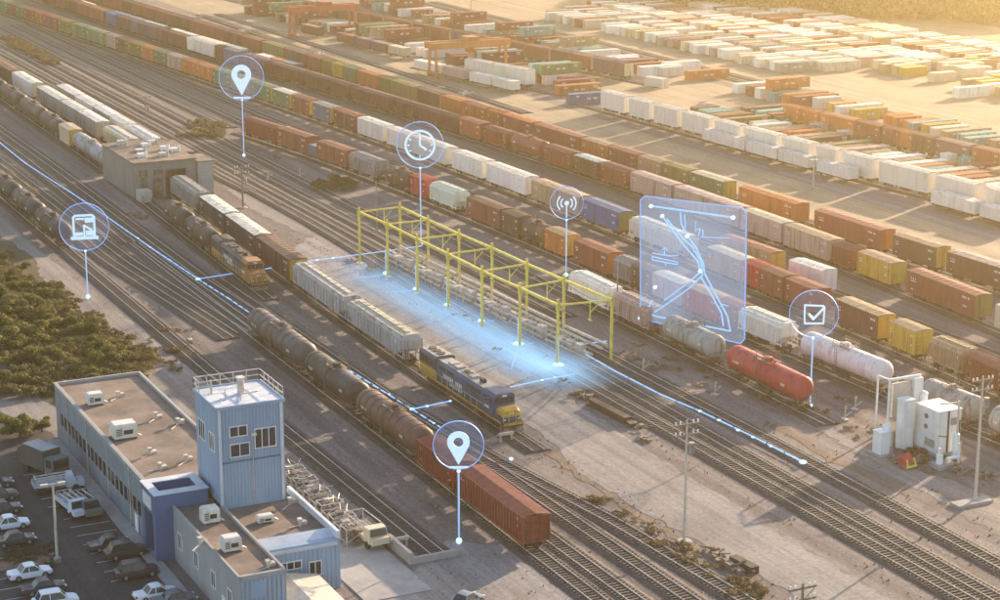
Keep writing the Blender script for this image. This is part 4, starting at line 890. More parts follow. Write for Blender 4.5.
for px, co, yaw, sx, lab in (((564, 95), 'orange', PI/2, 1.0, 'orange shipping container behind the blue one near the three white boxcars'), ((576, 104), 'blue', PI/2, 1.0, 'pale blue shipping container near the three white boxcars'),
        ((694, 80), 'orange', PI/2, 1.0, 'lone orange brown container at the end of the crane storage row'), ((646, 76), 'white', PI/2, 1.0, 'long white container beside the lone orange brown one'), ((668, 72), 'white', PI/2, .9, 'white container behind the lone orange brown one'),
        ((958, 98), 'white', PI/2, .8, 'white container standing alone on the far paving'), ((643, 88), 'white', .3, .5, 'short white container standing askew past the crane line')):
    q = at(*px); container(q.x, q.y+4, .02, co, yaw, sx, lab, None)
row('W1', [(300, 33), (340, 45), (408, 60)], [(305, 319, 'low', 'brown'), (336, 353, 'low', 'rust'), (355, 371, 'low', 'violet'), (372.5, 390, 'low', 'violet'), (391.5, 408, 'low', 'cream')], 'the low row before the cranes', 'low wagons before the crane stacks', 1, .3)
# ------------------------------------------------------------------ cranes
def crane(lx, ly, span, hh, col, lab):
    q = at(lx, ly); r = empty('gantry_crane', (q.x, q.y, 0), 0, lab, 'crane', 'container cranes'); wb = 5.0
    for y in (0, span):
        for x in (-wb/2, wb/2):
            l = MB().bar((x, y, .6), (x*.75, y, hh-1.6), .62).box(x-.7, x+.7, y-.4, y+.4, .1, .8); link('leg', l.mesh('crane_leg', M['clean']), r, col)
        link('sill_beam', MB().bar((-wb/2-.5, y, 1.1), (wb/2+.5, y, 1.1), .5, .6).mesh('crane_sill', M['clean']), r, col)
        link('end_tie', MB().bar((-wb*.4, y, hh-1.9), (wb*.4, y, hh-1.9), .5).mesh('crane_tie', M['clean']), r, col)
    for x in (-wb*.36, wb*.36):
        b = MB().bar((x, -1.5, hh-.9), (x, span+1.5, hh-.9), .7, 1.7)
        for i in range(9): b.box(x-.42, x+.42, -1+i*(span+2)/8-.06, -1+i*(span+2)/8+.06, hh-1.75, hh-.05)
        link('girder', b.mesh('crane_girder', M['clean']), r, col)
    t = link('trolley', MB().box(-wb*.45, wb*.45, span*.45, span*.62, hh-.05, hh+1.0).box(-1, 1, span*.48, span*.58, hh-3.2, hh-2.2).mesh('crane_trolley', M['clean']), r, tuple(c*.7 for c in col))
    link('hoist_cable', MB().bar((-.6, span*.53, hh-2.2), (-.6, span*.53, hh), .1).bar((.6, span*.53, hh-2.2), (.6, span*.53, hh), .1).mesh('crane_cable', M['frame']), t)
crane(292.5, 38.5, 19.5, 9.6, (0.45, 0.085, 0.035), 'red orange gantry crane standing over the far container row')
crane(433, 77, 20.5, 9.2, (0.50, 0.19, 0.05), 'yellow orange gantry crane beside the three white boxcars')
# ------------------------------------------------------------------ yellow inspection gantry
gz = 8.8
g = empty('inspection_gantry', (-233.4, 122.6, 0), 0, 'long yellow steel frame gantry straddling the tracks', 'gantry')
def GW(o): o.matrix_parent_inverse = Matrix.Translation((233.4, -122.6, 0)); return o
fr = [at(x, y, gz) for x, y in ((359, 212), (387, 224), (417, 239), (448, 254), (482, 271), (520, 288), (558, 305))]
rr_ = [at(x, y, gz) for x, y in ((400, 207), (428, 220), (459, 234), (492, 248), (527, 264), (564, 280), (612, 300))]
for p in fr+rr_:
    GW(link('post', MB().box(p.x-.16, p.x+.16, p.y-.16, p.y+.16, .1, gz-.3).box(p.x-.15, p.x+.15, p.y-.15, p.y+.15, gz+.25, gz+.8).box(p.x-.45, p.x+.45, p.y-.45, p.y+.45, .0, .18).mesh('gantry_post', M['yellow']), g))
for L_, nm in ((fr, 'long_beam'), (rr_, 'long_beam')):
    for a, b in zip(L_[:-1], L_[1:]): GW(link(nm, MB().bar((a.x+.0, a.y, gz), (b.x, b.y, gz), .25, .34).mesh('gantry_beam', M['yellow']), g))
for i, (a, b) in enumerate(zip(fr, rr_)):
    GW(link('cross_beam', MB().bar((a.x, a.y+.2, gz-.02), (b.x, b.y-.2, gz-.02), .18, .24).mesh('gantry_cross', M['yellow']), g))
    m_ = MB(); xx = (a.x+b.x)/2; yy = (a.y+b.y)/2
    m_.bar((xx, yy+.8, gz-.2), (xx, yy+.8, gz-2.6), .14).bar((xx-.5, yy+.8, gz-2.6), (xx+.5, yy+.8, gz-2.6), .12).bar((xx, yy+.8, gz-1.6), (xx, yy+2.2, gz-.3), .1)
    GW(link('hose_arm', m_.mesh('gantry_arm', M['yellow']), g))
for p in fr+rr_:
    q_ = MB().box(p.x-.28, p.x+.28, p.y-.21, p.y-.18, gz-.8, gz+.2).box(p.x-.28, p.x+.28, p.y+.18, p.y+.21, gz-.9, gz+.3); GW(link('gusset_plate', q_.mesh('gantry_gusset', M['yellow']), g))
for a, b in zip(fr, rr_):
    lm = MB().bar((a.x, a.y+.5, gz-.2), (a.x, a.y+.5, gz-.7), .08).box(a.x-.3, a.x+.3, a.y+.3, a.y+.7, gz-.95, gz-.7); GW(link('flood_lamp', lm.mesh('gantry_lamp', M['steel']), g))
for L_ in (fr, rr_):
    cb2 = MB()
    for a, b in zip(L_[:-1], L_[1:]):
        for k_ in range(6):
            t0, t1 = k_/6, (k_+1)/6; z0 = gz-.35-.55*4*t0*(1-t0); z1 = gz-.35-.55*4*t1*(1-t1); cb2.bar((a.x+(b.x-a.x)*t0, a.y+.22, z0), (a.x+(b.x-a.x)*t1, a.y+.22, z1), .05)
    GW(link('cable', cb2.mesh('gantry_cable', M['frame']), g))
# spray pipes that run under the frame
for i in range(6):
    a, b = rr_[i], rr_[i+1]; r = MB()
    for dy, z in ((-2.8, 1.2), (-3.3, .6), (-1.2, 1.9), (-.4, 2.3)): r.cyl((a.x+.8, a.y+dy, z), (b.x-.4, b.y+dy, z), .2, n=6)
    for k_ in range(3): x_ = a.x+2+k_*3; r.box(x_, x_+1.6, a.y-2.4, a.y-1.5, .2, 1.3+.3*k_)
    for k in range(4):
        x = a.x+1.5+k*2.4; r.bar((x, a.y-3.4, .05), (x, a.y-3.4, 1.5), .1).bar((x, a.y-3.4, 1.5), (x, a.y-1.1, 1.95), .09).bar((x, a.y-1.1, .05), (x, a.y-1.1, 1.95), .1)
    tag(link('spray_pipe_rack', r.mesh('spray_pipes', M['pipe'])), f"pale spray pipe rack under the yellow gantry, {ordinal(6-i)} bay from its near end", 'pipe rack', 'spray pipe racks under the gantry')
# kerb wall beside the gantry
k0, k1 = at(387, 254), at(572, 347); cw = MB()
for i in range(12):
    a = k0.lerp(k1, i/12); b = k0.lerp(k1, (i+.985)/12); cw.bar((a.x, a.y, .45), (b.x, b.y, .45), .7, .9)
tag(link('track_kerb', cw.mesh('track_kerb', M['concrete'])), 'long low concrete kerb running under the yellow gantry', 'kerb')
# ------------------------------------------------------------------ office, tower and annex
def window(par, face, a0, a1, z0, z1, at_, mull=1, rot=None):
    """face '-v' or '+u': a0..a1 along the wall, at_ is the wall plane"""
    fm = MB(); pm = MB()
    def bx(mb, p0, p1, q0, q1, d0, d1):
        if face == '-v': mb.box(p0, p1, at_-d1, at_-d0, q0, q1)
        else: mb.box(at_+d0, at_+d1, p0, p1, q0, q1)
    t = .09
    bx(fm, a0, a1, z0-t, z0, 0, .10); bx(fm, a0, a1, z1, z1+t, 0, .10); bx(fm, a0-t, a0, z0-t, z1+t, 0, .10); bx(fm, a1, a1+t, z0-t, z1+t, 0, .10)
    for i in range(1, mull): x = a0+(a1-a0)*i/mull; bx(fm, x-.04, x+.04, z0, z1, .0, .08)
    f = link('window', fm.mesh('window_frame', M['white']), par)
    for i in range(mull):
        pm = MB(); bx(pm, a0+(a1-a0)*i/mull, a0+(a1-a0)*(i+1)/mull, z0, z1, .005, .035); link('pane', pm.mesh('window_pane', M['glass']), f)
M['wall_blue'] = plain_mat('blue_cladding', (0.20, 0.29, 0.40), (0.28, 0.375, 0.49), 0.35, 0.6, stretch=(1, 1, .3))
M['wall_deep'] = plain_mat('deep_blue_panel', (0.055, 0.105, 0.21), (0.075, 0.14, 0.27), 0.4, 0.6)
M['wall_slate'] = plain_mat('slate_blue_wall', (0.15, 0.185, 0.22), (0.22, 0.255, 0.29), 0.35, 0.7, stretch=(1, 1, .25))
M['wall_grey'] = plain_mat('grey_render', (0.25, 0.25, 0.25), (0.34, 0.335, 0.33), 0.4, 0.8, stretch=(1, 1, .25))
M['roof_blue'] = plain_mat('pale_roof_sheet', (0.42, 0.46, 0.52), (0.58, 0.60, 0.64), 0.5, 0.8)
def wbox(x0, x1, y0, y1, z0, z1): return MB().box(x0, x1, y0, y1, z0, z1)
def parapet(par, x0, x1, y0, y1, z, h, mat, sides='wesn', t=.3):
    for s in sides:
        b = MB()
        if s == 'w': b.box(x0, x0+t, y0, y1, z, z+h)
        if s == 'e': b.box(x1-t, x1, y0, y1, z, z+h)
        if s == 's': b.box(x0+t, x1-t, y0, y0+t, z, z+h)
        if s == 'n': b.box(x0+t, x1-t, y1-t, y1, z, z+h)
        link('parapet', b.mesh('parapet', mat), par)
def ribs_wall(mb, face, a0, a1, z0, z1, pl, step=.45, d=.07):
    n = int((a1-a0)/step)
    for i in range(n):
        a = a0+(i+.25)*(a1-a0)/n; w = (a1-a0)/n*.5
        if face == '-v': mb.box(a, a+w, pl-d, pl, z0, z1)
        else: mb.box(pl, pl+d, a, a+w, z0, z1)
of = empty('office_building', (-215, 58, 0), 0, 'long low slate blue office with a brown felt roof and window strip', 'building')
def OW(o, e=of): o.parent = e; o.matrix_parent_inverse = Matrix.Translation(-e.location); return o
def olink(name, mb, mat, e, color=None): o = link(name, mb.mesh(name, mat), None, color); OW(o, e); return o
olink('wall', wbox(-234.0, -195.2, 53.5, 64.2, 0, 6.6), M['wall_slate'], of)
olink('roof', wbox(-233.7, -195.2, 53.8, 63.9, 6.6, 6.68), M['roofing'], of)
for nm, b in (('parapet', wbox(-234.02, -195.2, 53.46, 53.76, 6.3, 7.05)), ('parapet', wbox(-234.02, -196, 63.9, 64.24, 6.3, 7.05)), ('parapet', wbox(-234.04, -233.7, 53.76, 63.9, 6.3, 7.05))): olink(nm, b, M['wall_grey'], of)
for i in range(20):
    a = -231.4+i*1.75; h_ = olink('window_bay', wbox(a-.14, a+1.24, 53.44, 53.51, 2.2, 4.1), M['wall_grey'], of)
    p_ = link('pane', MB().box(a, a+.52, 53.41, 53.45, 2.35, 3.95).box(a+.60, a+1.12, 53.41, 53.45, 2.35, 3.95).mesh('office_pane', M['glass']), h_)
for i in range(13): olink('wall_panel', wbox(-233.9+i*3.0, -233.9+i*3.0+2.94, 53.43, 53.5, 4.4, 6.28), M['wall_slate'], of)
for x_ in (-228, -219, -210, -201): olink('downpipe', MB().cyl((x_, 53.38, 0.1), (x_, 53.38, 6.9), .07, n=6).box(x_-.16, x_+.16, 53.3, 53.46, 6.5, 6.9), M['pipe'], of)
olink('gutter', wbox(-233.9, -195.3, 53.30, 53.44, 6.94, 7.04), M['wall_grey'], of)
olink('door', wbox(-199.4, -198.2, 53.36, 53.43, .1, 2.1), M['white'], of)
po = empty('entrance_portal', (-192, 56, 0), 0, 'deep blue entrance block between the office and the annex', 'building')
olink('wall', MB().box(-194.6, -193.6, 52.9, 58.6, 0, 7.3).box(-190.6, -189.6, 52.9, 58.6, 0, 7.3).box(-193.6, -190.6, 52.9, 53.6, 4.9, 7.3).box(-193.6, -190.6, 57.9, 58.6, 0, 7.3), M['wall_deep'], po)
olink('roof', wbox(-193.6, -190.6, 53.6, 57.9, 6.2, 6.3), M['roofing'], po)
olink('door', wbox(-193.55, -190.65, 54.0, 54.1, 0.05, 4.6), M['glass'], po)
olink('coping', MB().box(-194.7, -193.5, 52.8, 58.7, 7.3, 7.4).box(-190.7, -189.5, 52.8, 58.7, 7.3, 7.4).box(-193.5, -190.7, 52.8, 53.7, 7.3, 7.4).box(-193.5, -190.7, 57.8, 58.7, 7.3, 7.4), M['roof_blue'], po)
olink('sign_board', wbox(-193.9, -190.9, 52.82, 52.9, 5.3, 6.7), M['mark'], po)
tw = empty('control_tower', (-191.2, 62.8, 0), 0, 'blue corrugated lookout tower with a railed flat roof', 'tower')
tb = wbox(-195.0, -187.7, 59.3, 66.5, 0, 16.3); ribs_wall(tb, '+u', 59.4, 66.4, 6, 16.25, -187.7, .36, .06); ribs_wall(tb, '-v', -194.9, -187.8, 6, 16.25, 59.3, 1.2, .02)
olink('wall', tb, M['wall_blue'], tw)
olink('roof', wbox(-195.05, -187.6, 59.2, 66.55, 16.3, 16.42), M['roof_blue'], tw)
olink('roof_edge', MB().box(-195.1, -187.5, 59.1, 59.25, 16.2, 16.55).box(-195.1, -187.5, 66.5, 66.65, 16.2, 16.55).box(-195.15, -195.0, 59.25, 66.5, 16.2, 16.55).box(-187.62, -187.46, 59.25, 66.5, 16.2, 16.55), M['wall_blue'], tw)
rl = MB()
for x0, y0, x1, y1 in ((-195, 59.2, -195, 66.5), (-195, 66.5, -187.7, 66.5), (-195, 59.2, -193.2, 59.2)):
    n = max(2, int(math.hypot(x1-x0, y1-y0)/1.4))
    for i in range(n+1): x = x0+(x1-x0)*i/n; y = y0+(y1-y0)*i/n; rl.bar((x, y, 16.4), (x, y, 17.75), .08)
    for z in (17.1, 17.75): rl.bar((x0, y0, z), (x1, y1, z), .08)
rl.bar((-195, 60.5, 17.7), (-193.0, 60.5, 16.4), .07); olink('railing', rl, M['pipe'], tw)
ra = MB().cyl((-191.5, 63.2, 16.4), (-191.5, 63.2, 18.0), .4, n=8).box(-192.0, -191.0, 62.8, 63.6, 18.0, 18.25).bar((-191, 63, 16.5), (-189.2, 64.3, 17.2), .12).bar((-190, 61, 16.42), (-190, 61, 17.6), .1).bar((-192.8, 60.4, 16.42), (-192.8, 60.4, 17.9), .2).bar((-189.2, 60.2, 17.0), (-189.2, 60.2, 16.4), .08).bar((-189.2, 62.4, 16.42), (-189.2, 62.4, 17.5), .1)
olink('roof_vent', ra, M['pipe'], tw)
for a0, a1, z0, z1, n_ in ((60.6, 62.4, 13.2, 14.2, 2), (60.6, 62.6, 11.0, 12.3, 2), (63.3, 65.5, 11.6, 13.6, 3)): 
    e_ = len(COL.objects); before = set(tw.children); window(tw, '+u', a0, a1, z0, z1, -187.64, n_)
    for o in set(tw.children)-before: o.matrix_parent_inverse = Matrix.Translation(-tw.location)
for a0, a1, z0, z1 in ((-193.9, -191.8, 11.7, 13.6), (-190.3, -188.8, 11.4, 13.2)):
    before = set(tw.children); window(tw, '-v', a0, a1, z0, z1, 59.28, 3)
    for o in set(tw.children)-before: o.matrix_parent_inverse = Matrix.Translation(-tw.location)
for y_ in (59.5, 66.2): olink('corner_trim', wbox(-187.66, -187.56, y_-.15, y_+.15, 5.5, 16.3), M['roof_blue'], tw)
olink('belt_trim', wbox(-187.66, -187.58, 59.7, 66.0, 10.35, 10.5), M['wall_deep'], tw)
olink('flood_lamp', MB().bar((-187.5, 62.95, 12.9), (-187.0, 62.95, 13.3), .08).box(-187.2, -186.8, 62.7, 63.2, 13.2, 13.5), M['pipe'], tw)
olink('conduit', MB().cyl((-187.55, 63.0, 5.5), (-187.55, 63.0, 12.9), .05, n=6), M['pipe'], tw)
lad = MB(); ladder(lad, -190.5, 66.8, 6, 17.0, 'x'); olink('ladder', lad, M['pipe'], tw)
an = empty('annex_building', (-181, 60, 0), 0, 'low annex with brown felt roof and blue corrugated front', 'building')
olink('wall', wbox(-192.9, -168.6, 54.8, 59.5, 0, 5.6), M['wall_grey'], an)
wb2 = wbox(-189.6, -175.2, 59.5, 67.6, 0, 5.3); ribs_wall(wb2, '+u', 59.9, 67.5, .2, 4.9, -175.2, .45); olink('side_wall', wb2, M['wall_blue'], an)
fw = MB(); ribs_wall(fw, '+u', 54.9, 59.4, .1, 5.5, -168.6, .45); fw.box(-168.6, -168.5, 55.9, 57.4, 3.6, 5.3); olink('front_cladding', fw, M['wall_blue'], an)
olink('roof', wbox(-192.7, -168.9, 55.0, 59.3, 5.6, 5.67), M['roofing'], an); olink('roof', wbox(-189.6, -177.4, 59.7, 67.3, 5.3, 5.37), M['roofing'], an)
olink('parapet', MB().box(-192.9, -168.6, 54.75, 55.0, 5.55, 6.0).box(-192.9, -168.6, 59.3, 59.55, 5.55, 6.0).box(-168.9, -168.5, 55.0, 59.3, 5.55, 6.0), M['wall_grey'], an)
olink('parapet', MB().box(-189.6, -175.2, 67.3, 67.65, 5.2, 6.1).hexa([(-177.4, 59.6, 5.3), (-175.1, 59.6, 4.7), (-175.1, 67.3, 4.7), (-177.4, 67.3, 5.3), (-177.4, 59.6, 5.75), (-175.0, 59.6, 5.0), (-175.0, 67.3, 5.0), (-177.4, 67.3, 5.75)]), M['roof_blue'], an)
for e_, args in ((an, (64.3, 65.5, 1.9, 3.3, -175.13, 2)), (an, (61.2, 63.4, 3.0, 3.7, -175.13, 3)), ):
    before = set(e_.children); window(e_, '+u', args[0], args[1], args[2], args[3], args[4], args[5])
    for o in set(e_.children)-before: o.matrix_parent_inverse = Matrix.Translation(-e_.location)
for a in (-188, -182.5, -177, -172):
    before = set(an.children); window(an, '-v', a, a+1.2, 2.0, 3.6, 54.79, 2)
    for o in set(an.children)-before: o.matrix_parent_inverse = Matrix.Translation(-an.location)
olink('door', wbox(-173.9, -172.8, 54.72, 54.79, 0.02, 2.2), M['white'], an)
def ac_unit(u, v, z, sx, sy, sz, lab, col=(.66, .63, .57), yaw=0):
    r = empty('air_conditioner', (u, v, z), yaw, lab, 'air conditioner', 'roof units', (.84, .84, .86))
    b = MB().box(-sx/2, sx/2, -sy/2, sy/2, .2, sz*.86); b.loft([[(-sx/2, -sy/2, sz*.86), (sx/2, -sy/2, sz*.86), (sx/2, sy/2, sz*.86), (-sx/2, sy/2, sz*.86)], [(-sx/2+.15, -sy/2+.15, sz), (sx/2-.15, -sy/2+.15, sz), (sx/2-.15, sy/2-.15, sz), (-sx/2+.15, sy/2-.15, sz)]])
    link('casing', b.mesh('ac_casing', M['clean']), r, col)
    link('skid', MB().box(-sx/2, sx/2, -sy/2+.1, -sy/2+.3, 0, .2).box(-sx/2, sx/2, sy/2-.3, sy/2-.1, 0, .2).mesh('ac_skid', M['junk']), r)
    gl = MB().box(sx/2, sx/2+.04, -sy*.1, sy*.3, sz*.35, sz*.62)
    for k in range(4): gl.box(sx/2, sx/2+.03, -sy*.42, -sy*.16, sz*.3+k*sz*.12, sz*.36+k*sz*.12)
    link('grille', gl.mesh('ac_grille', M['frame']), r); link('duct', MB().cyl((sx/2-.2, sy/2, .5), (sx/2-.2, sy/2+.5, .2), .14, n=8).mesh('ac_duct', M['pipe']), r)
def rp(x, y, z): q = at(x, y, z); return q.x, q.y
for px, z, sx, sy, sz, lab in (((95, 404), 6.68, 1.7, 2.2, 1.7, 'pale rooftop unit nearest the end parapet of the office'), ((124, 437), 6.68, 2.4, 3.2, 2.1, 'large cream rooftop unit in the middle of the office roof'), ((210, 522), 5.67, 1.6, 2.1, 2.0, 'cream rooftop unit on the annex next to the blue entrance'),
        ((231, 550), 5.67, 1.7, 2.2, 1.8, 'cream rooftop unit near the front edge of the annex roof'), ((247, 502), 5.37, 1.1, 1.4, 1.0, 'small rooftop unit at the foot of the blue tower'), ((265, 522), 5.37, 1.2, 2.0, 1.0, 'low rooftop unit with pipes beside the annex ridge')):
    u, v = rp(*px, z); ac_unit(u, v, z, sx, sy, sz, lab)
for i, (px, z) in enumerate((((118, 398), 6.68), ((156, 419), 6.68), ((178, 425), 6.68), ((150, 455), 6.68), ((160, 470), 6.68), ((186, 462), 6.68), ((290, 505), 5.37), ((300, 526), 5.37), ((200, 545), 5.67), ((268, 568), 5.67), ((195, 495), 5.67))):
    u, v = rp(*px, z); b = MB(); rq = random.Random(i)
    b.cyl((u, v, z), (u, v, z+.7), .16, n=8).box(u-.3, u+.3, v-.22, v+.22, z+.6, z+.85).box(u-.9, u-.2, v+.3, v+.9, z, z+.25+.2*rq.random()).bar((u, v, z+.1), (u+1.4*rq.random(), v-1.2, z+.1), .1)
    tag(link('roof_vent', b.mesh('roof_vent', M['pipe'])), ('small vent stack and pipe stub standing on the brown office roof' if z > 6 else 'small vent stack and pipe stub standing on the annex roof'), 'roof vent', 'vents on the office roof' if z > 6 else 'vents on the annex roof')
# cable tray beside the office and storage racks beside the annex
rq = random.Random(9)
for i in range(11):
    t_ = i/10; g_ = at(293+t_*62, 481+t_*62); u = g_.x; v = g_.y; r = empty('pipe_rack', (u, v, 0), rq.uniform(-.06, .06), f"pale steel pipe rack beside the annex, {ordinal(11-i)} from the cab end", 'rack', 'racks beside the annex')
    f = MB(); hgt = 1.3+rq.random()*.8
    for x in (-.85, .85):
        for y in (-1.3, 1.3): f.bar((x, y, 0), (x, y, hgt), .12)
        f.bar((x, -1.3, hgt), (x, 1.3, hgt), .12).bar((x, -1.3, .5), (x, 1.3, hgt-.1), .08)
    for y in (-1.3, 0, 1.3): f.bar((-.85, y, hgt), (.85, y, hgt), .1).bar((-.85, y, .55), (.85, y, .55), .1)
    link('frame', f.mesh('rack_frame', M['pipe']), r)
    p = MB()
    for k in range(5): y = -1+k*.5; p.cyl((-.95, y, .75+.2*rq.random()), (.95, y+rq.uniform(-.2, .2), .75+.2*rq.random()), .1, n=6)
    for k in range(3): x = rq.uniform(-.7, .5); y = rq.uniform(-1, .8); p.box(x, x+.6, y, y+.5, .6, 1.0+.6*rq.random())
    link('pipe', p.mesh('rack_pipes', M['junk']), r); link('crate', MB().box(rq.uniform(-.8, -.2), rq.uniform(0, .3), rq.uniform(-.9, -.2), rq.uniform(.1, .7), hgt+.05, hgt+rq.uniform(.2, .45)).mesh('rack_crate', M['junk'] if i % 3 else M['pipe']), r)
    tb = MB()
    for k in range(6): a_ = rq.uniform(0, 6.2); tb.cyl((rq.uniform(-.8, .8), rq.uniform(-1.2, 1.2), hgt+.1), (rq.uniform(-1.1, 1.1), rq.uniform(-1.6, 1.6), hgt+rq.uniform(.1, .9)), .05, n=5)
    link('loose_tube', tb.mesh('rack_tubes', M['pipe']), r)
struct('loading_platform', MB().box(-203, -170.5, 68.4, 75.6, -.02, .10).mesh('loading_platform', M['concrete']))
uq, vq = rp(367, 540, .14); r = empty('flatbed_truck', (uq, vq, .14), .05, 'cream flatbed truck parked at the end of the pipe racks', 'truck')
link('bed', MB().box(-3.4, 1.4, -1.15, 1.15, .8, 1.0).box(-3.4, 1.4, -1.15, -1.08, 1.0, 1.25).box(-3.4, 1.4, 1.08, 1.15, 1.0, 1.25).mesh('truck_bed', M['lamp']), r)
cbm = link('cab', MB().loft([[(1.5, -1.1, .7), (1.5, -1.1, 2.3), (1.5, 1.1, 2.3), (1.5, 1.1, .7)], [(3.0, -1.1, .7), (2.7, -1.0, 2.3), (2.7, 1.0, 2.3), (3.0, 1.1, .7)]]).box(3.0, 3.5, -1.0, 1.0, .7, 1.4).mesh('truck_cab', M['clean']), r, C['cream'])
link('window', MB().hexa([(2.94, -.95, 1.5), (2.98, -.95, 1.5), (2.98, .95, 1.5), (2.94, .95, 1.5), (2.76, -.85, 2.2), (2.80, -.85, 2.2), (2.80, .85, 2.2), (2.76, .85, 2.2)]).mesh('truck_window', M['glass']), cbm)
for x in (-2.4, 2.3):
    for y in (-1.0, 1.0): link('wheel', MB().cyl((x, y-.14, .45), (x, y+.14, .45), .45, n=14).mesh('truck_wheel', M['rubber']), r)
link('frame', MB().bar((-3.3, -1.1, 1.0), (-3.3, -1.1, 2.3), .1).bar((-3.3, 1.1, 1.0), (-3.3, 1.1, 2.3), .1).bar((-3.3, -1.1, 2.3), (-3.3, 1.1, 2.3), .1).bar((1.3, -1.1, 2.3), (-3.3, -1.1, 2.3), .08).bar((1.3, 1.1, 2.3), (-3.3, 1.1, 2.3), .08).mesh('truck_frame', M['pipe']), r)
a_ = at(388, 590); r = empty('shed', (-171.6, 61.8, 0), 0, 'low shed with a pale cream sheet roof in front of the annex', 'shed')
link('wall', MB().box(-2.2, 7, -3.4, 2.6, 0, 2.3).mesh('shed_wall', M['timber']), r)
link('roof', MB().extr([(-3.8, 2.3), (-.4, 3.0), (3.0, 2.3), (3.0, 2.4), (-.4, 3.1), (-3.8, 2.4)], -2.6, 7.3).mesh('shed_roof', M['lamp']), r)
a0_ = at(410, 572); tag(link('retaining_wall', MB().box(-183.5, -177.5, 76.2, 76.6, 0, 1.3).box(-177.9, -177.5, 76.6, 82.4, 0, .7).mesh('retaining_wall', M['concrete'])), 'low concrete retaining wall by the end of the office siding', 'wall')
# ------------------------------------------------------------------ workshop
wk = empty('workshop_building', (-380, 110, 0), 0, 'grey panel clad train workshop with an open doorway', 'building')
M['wall_work'] = plain_mat('workshop_panel', (0.17, 0.155, 0.145), (0.27, 0.245, 0.225), 0.4, 0.75, stretch=(1, 1, .3))
olink('wall', MB().box(-388, -365.5, 101.0, 101.4, 0, 6.9).box(-388, -386.5, 101.4, 113.2, 5.2, 6.9).box(-388, -365.5, 112.8, 113.2, 0, 6.9).box(-366, -365.5, 101.4, 104.6, 0, 6.9).box(-366, -365.5, 104.6, 112.8, 5.3, 6.9).box(-366, -365.5, 106.6, 107.1, 0, 5.3).box(-366, -365.5, 111.2, 112.8, 0, 5.3), M['wall_work'], wk)
for i in range(9): olink('wall_panel', wbox(-387.9+i*2.45, -387.9+i*2.45+2.35, 100.92, 101.0, .2, 6.7), M['wall_work'], wk)
olink('roof', wbox(-388.2, -365.3, 100.8, 113.4, 6.9, 7.1), M['roofing'], wk)
olink('back_room', MB().box(-372.5, -364.8, 113.4, 116.4, 0, 6.3).box(-387, -372.5, 113.4, 115.2, 0, 5.3), M['wall_grey'], wk, None)
olink('roof', MB().box(-372.6, -364.7, 113.42, 116.5, 6.3, 6.5).box(-387, -372.6, 113.42, 115.3, 5.9, 7.0), M['roofing'], wk)
for y0, y1 in ((104.7, 106.5), (102.0, 103.6)):
    olink('door_panel', wbox(-365.5, -365.42, y0, y1, 0.1, 5.6), M['junk'], wk)
for i in range(3):
    z = 1.3+i*1.9; olink('back_panel', wbox(-364.8, -364.74, 114.0+.0, 116.2, z-.9, z+.9), M['wall_grey'], wk)
for i, (u, v) in enumerate(((-385, 104), (-382, 108), (-377, 105.5), (-376, 110), (-370, 108), (-371, 104), (-384, 110), (-374, 111.5))):
    b = MB(); q = random.Random(i+40); w = .5+q.random()*.5
    b.box(u-w, u+w, v-w, v+w, 7.1, 7.5+q.random()*.6).cyl((u+.6, v+.9, 7.1), (u+.6, v+.9, 8.2), .22, n=8).bar((u, v, 7.3), (u+1.6, v-.9, 7.3), .16)
    tag(link('roof_vent', b.mesh('workshop_vent', M['white'] if i % 2 else M['pipe'])), 'pale vent cluster on the brown workshop roof', 'roof vent', 'vents on the workshop roof')
tag(link('buffer_block', MB().box(-364.5, -361.5, 100.9, 103.2, 0, 2.3).bar((-361.5, 101.2, .3), (-360.6, 101.2, 1.9), .3).bar((-361.5, 102.9, .3), (-360.6, 102.9, 1.9), .3).mesh('buffer_block', M['lamp'])), 'tan buffer block at the corner of the workshop', 'buffer')
# ------------------------------------------------------------------ white wash plant
def pbox(name, mat, lab, cat, px, z0, z1, du, dv, color=None, extra=None):
    q = at(*px); b = MB().box(0, du, 0, dv, z0, z1)
    if extra: extra(b, du, dv)
    o = link(name, b.mesh(name, mat), None, color, (q.x, q.y, 0)); return tag(o, lab, cat)
q = at(914, 446)
pt = empty('equipment_cabinet', (q.x, q.y, 0), 0, 'large white equipment cabinet with round gauges by the service path', 'cabinet')
link('body', MB().box(0, 4.3, 0, 3.4, .3, 5.5).mesh('cabinet_body', M['clean']), pt, (.72, .71, .70))
link('roof', MB().box(-.08, 4.38, -.08, 3.48, 5.5, 5.62).mesh('cabinet_roof', M['white']), pt)
link('plinth', MB().box(-.3, 4.6, -.3, 3.7, 0, .3).mesh('cabinet_plinth', M['concrete']), pt)
for x, z in ((3.0, 4.5), (3.0, 3.2)): link('gauge', MB().cyl((x-.9, -.03, z), (x-.9, -.1, z), .32, n=14).mesh('cabinet_gauge', M['junk']), pt)
link('conduit', MB().box(4.3, 4.42, 1.4, 1.6, .3, 5.5).bar((4.36, .2, 2.6), (4.36, 1.4, 2.3), .1).bar((4.36, 3.2, .3), (4.36, 3.2, 4.2), .1).mesh('cabinet_conduit', M['frame']), pt)
for b_ in ((4.3, 4.36, .3, 1.2, .4, 2.6), (4.3, 4.36, 1.8, 2.9, .4, 2.9), (.5, 1.6, -.06, 0, .4, 2.6)): link('door', MB().box(*b_).mesh('cabinet_door', M['white']), pt)
for b_ in ((2.0, 3.8, -.05, 0, .9, 1.9), (4.3, 4.35, 1.9, 3.0, 3.7, 4.6)):
    vt = MB()
    for k_ in range(6): z_ = b_[4]+(b_[5]-b_[4])*k_/6; vt.box(b_[0], b_[1], b_[2], b_[3], z_, z_+.1)
    link('vent', vt.mesh('cabinet_vent', M['steel']), pt)
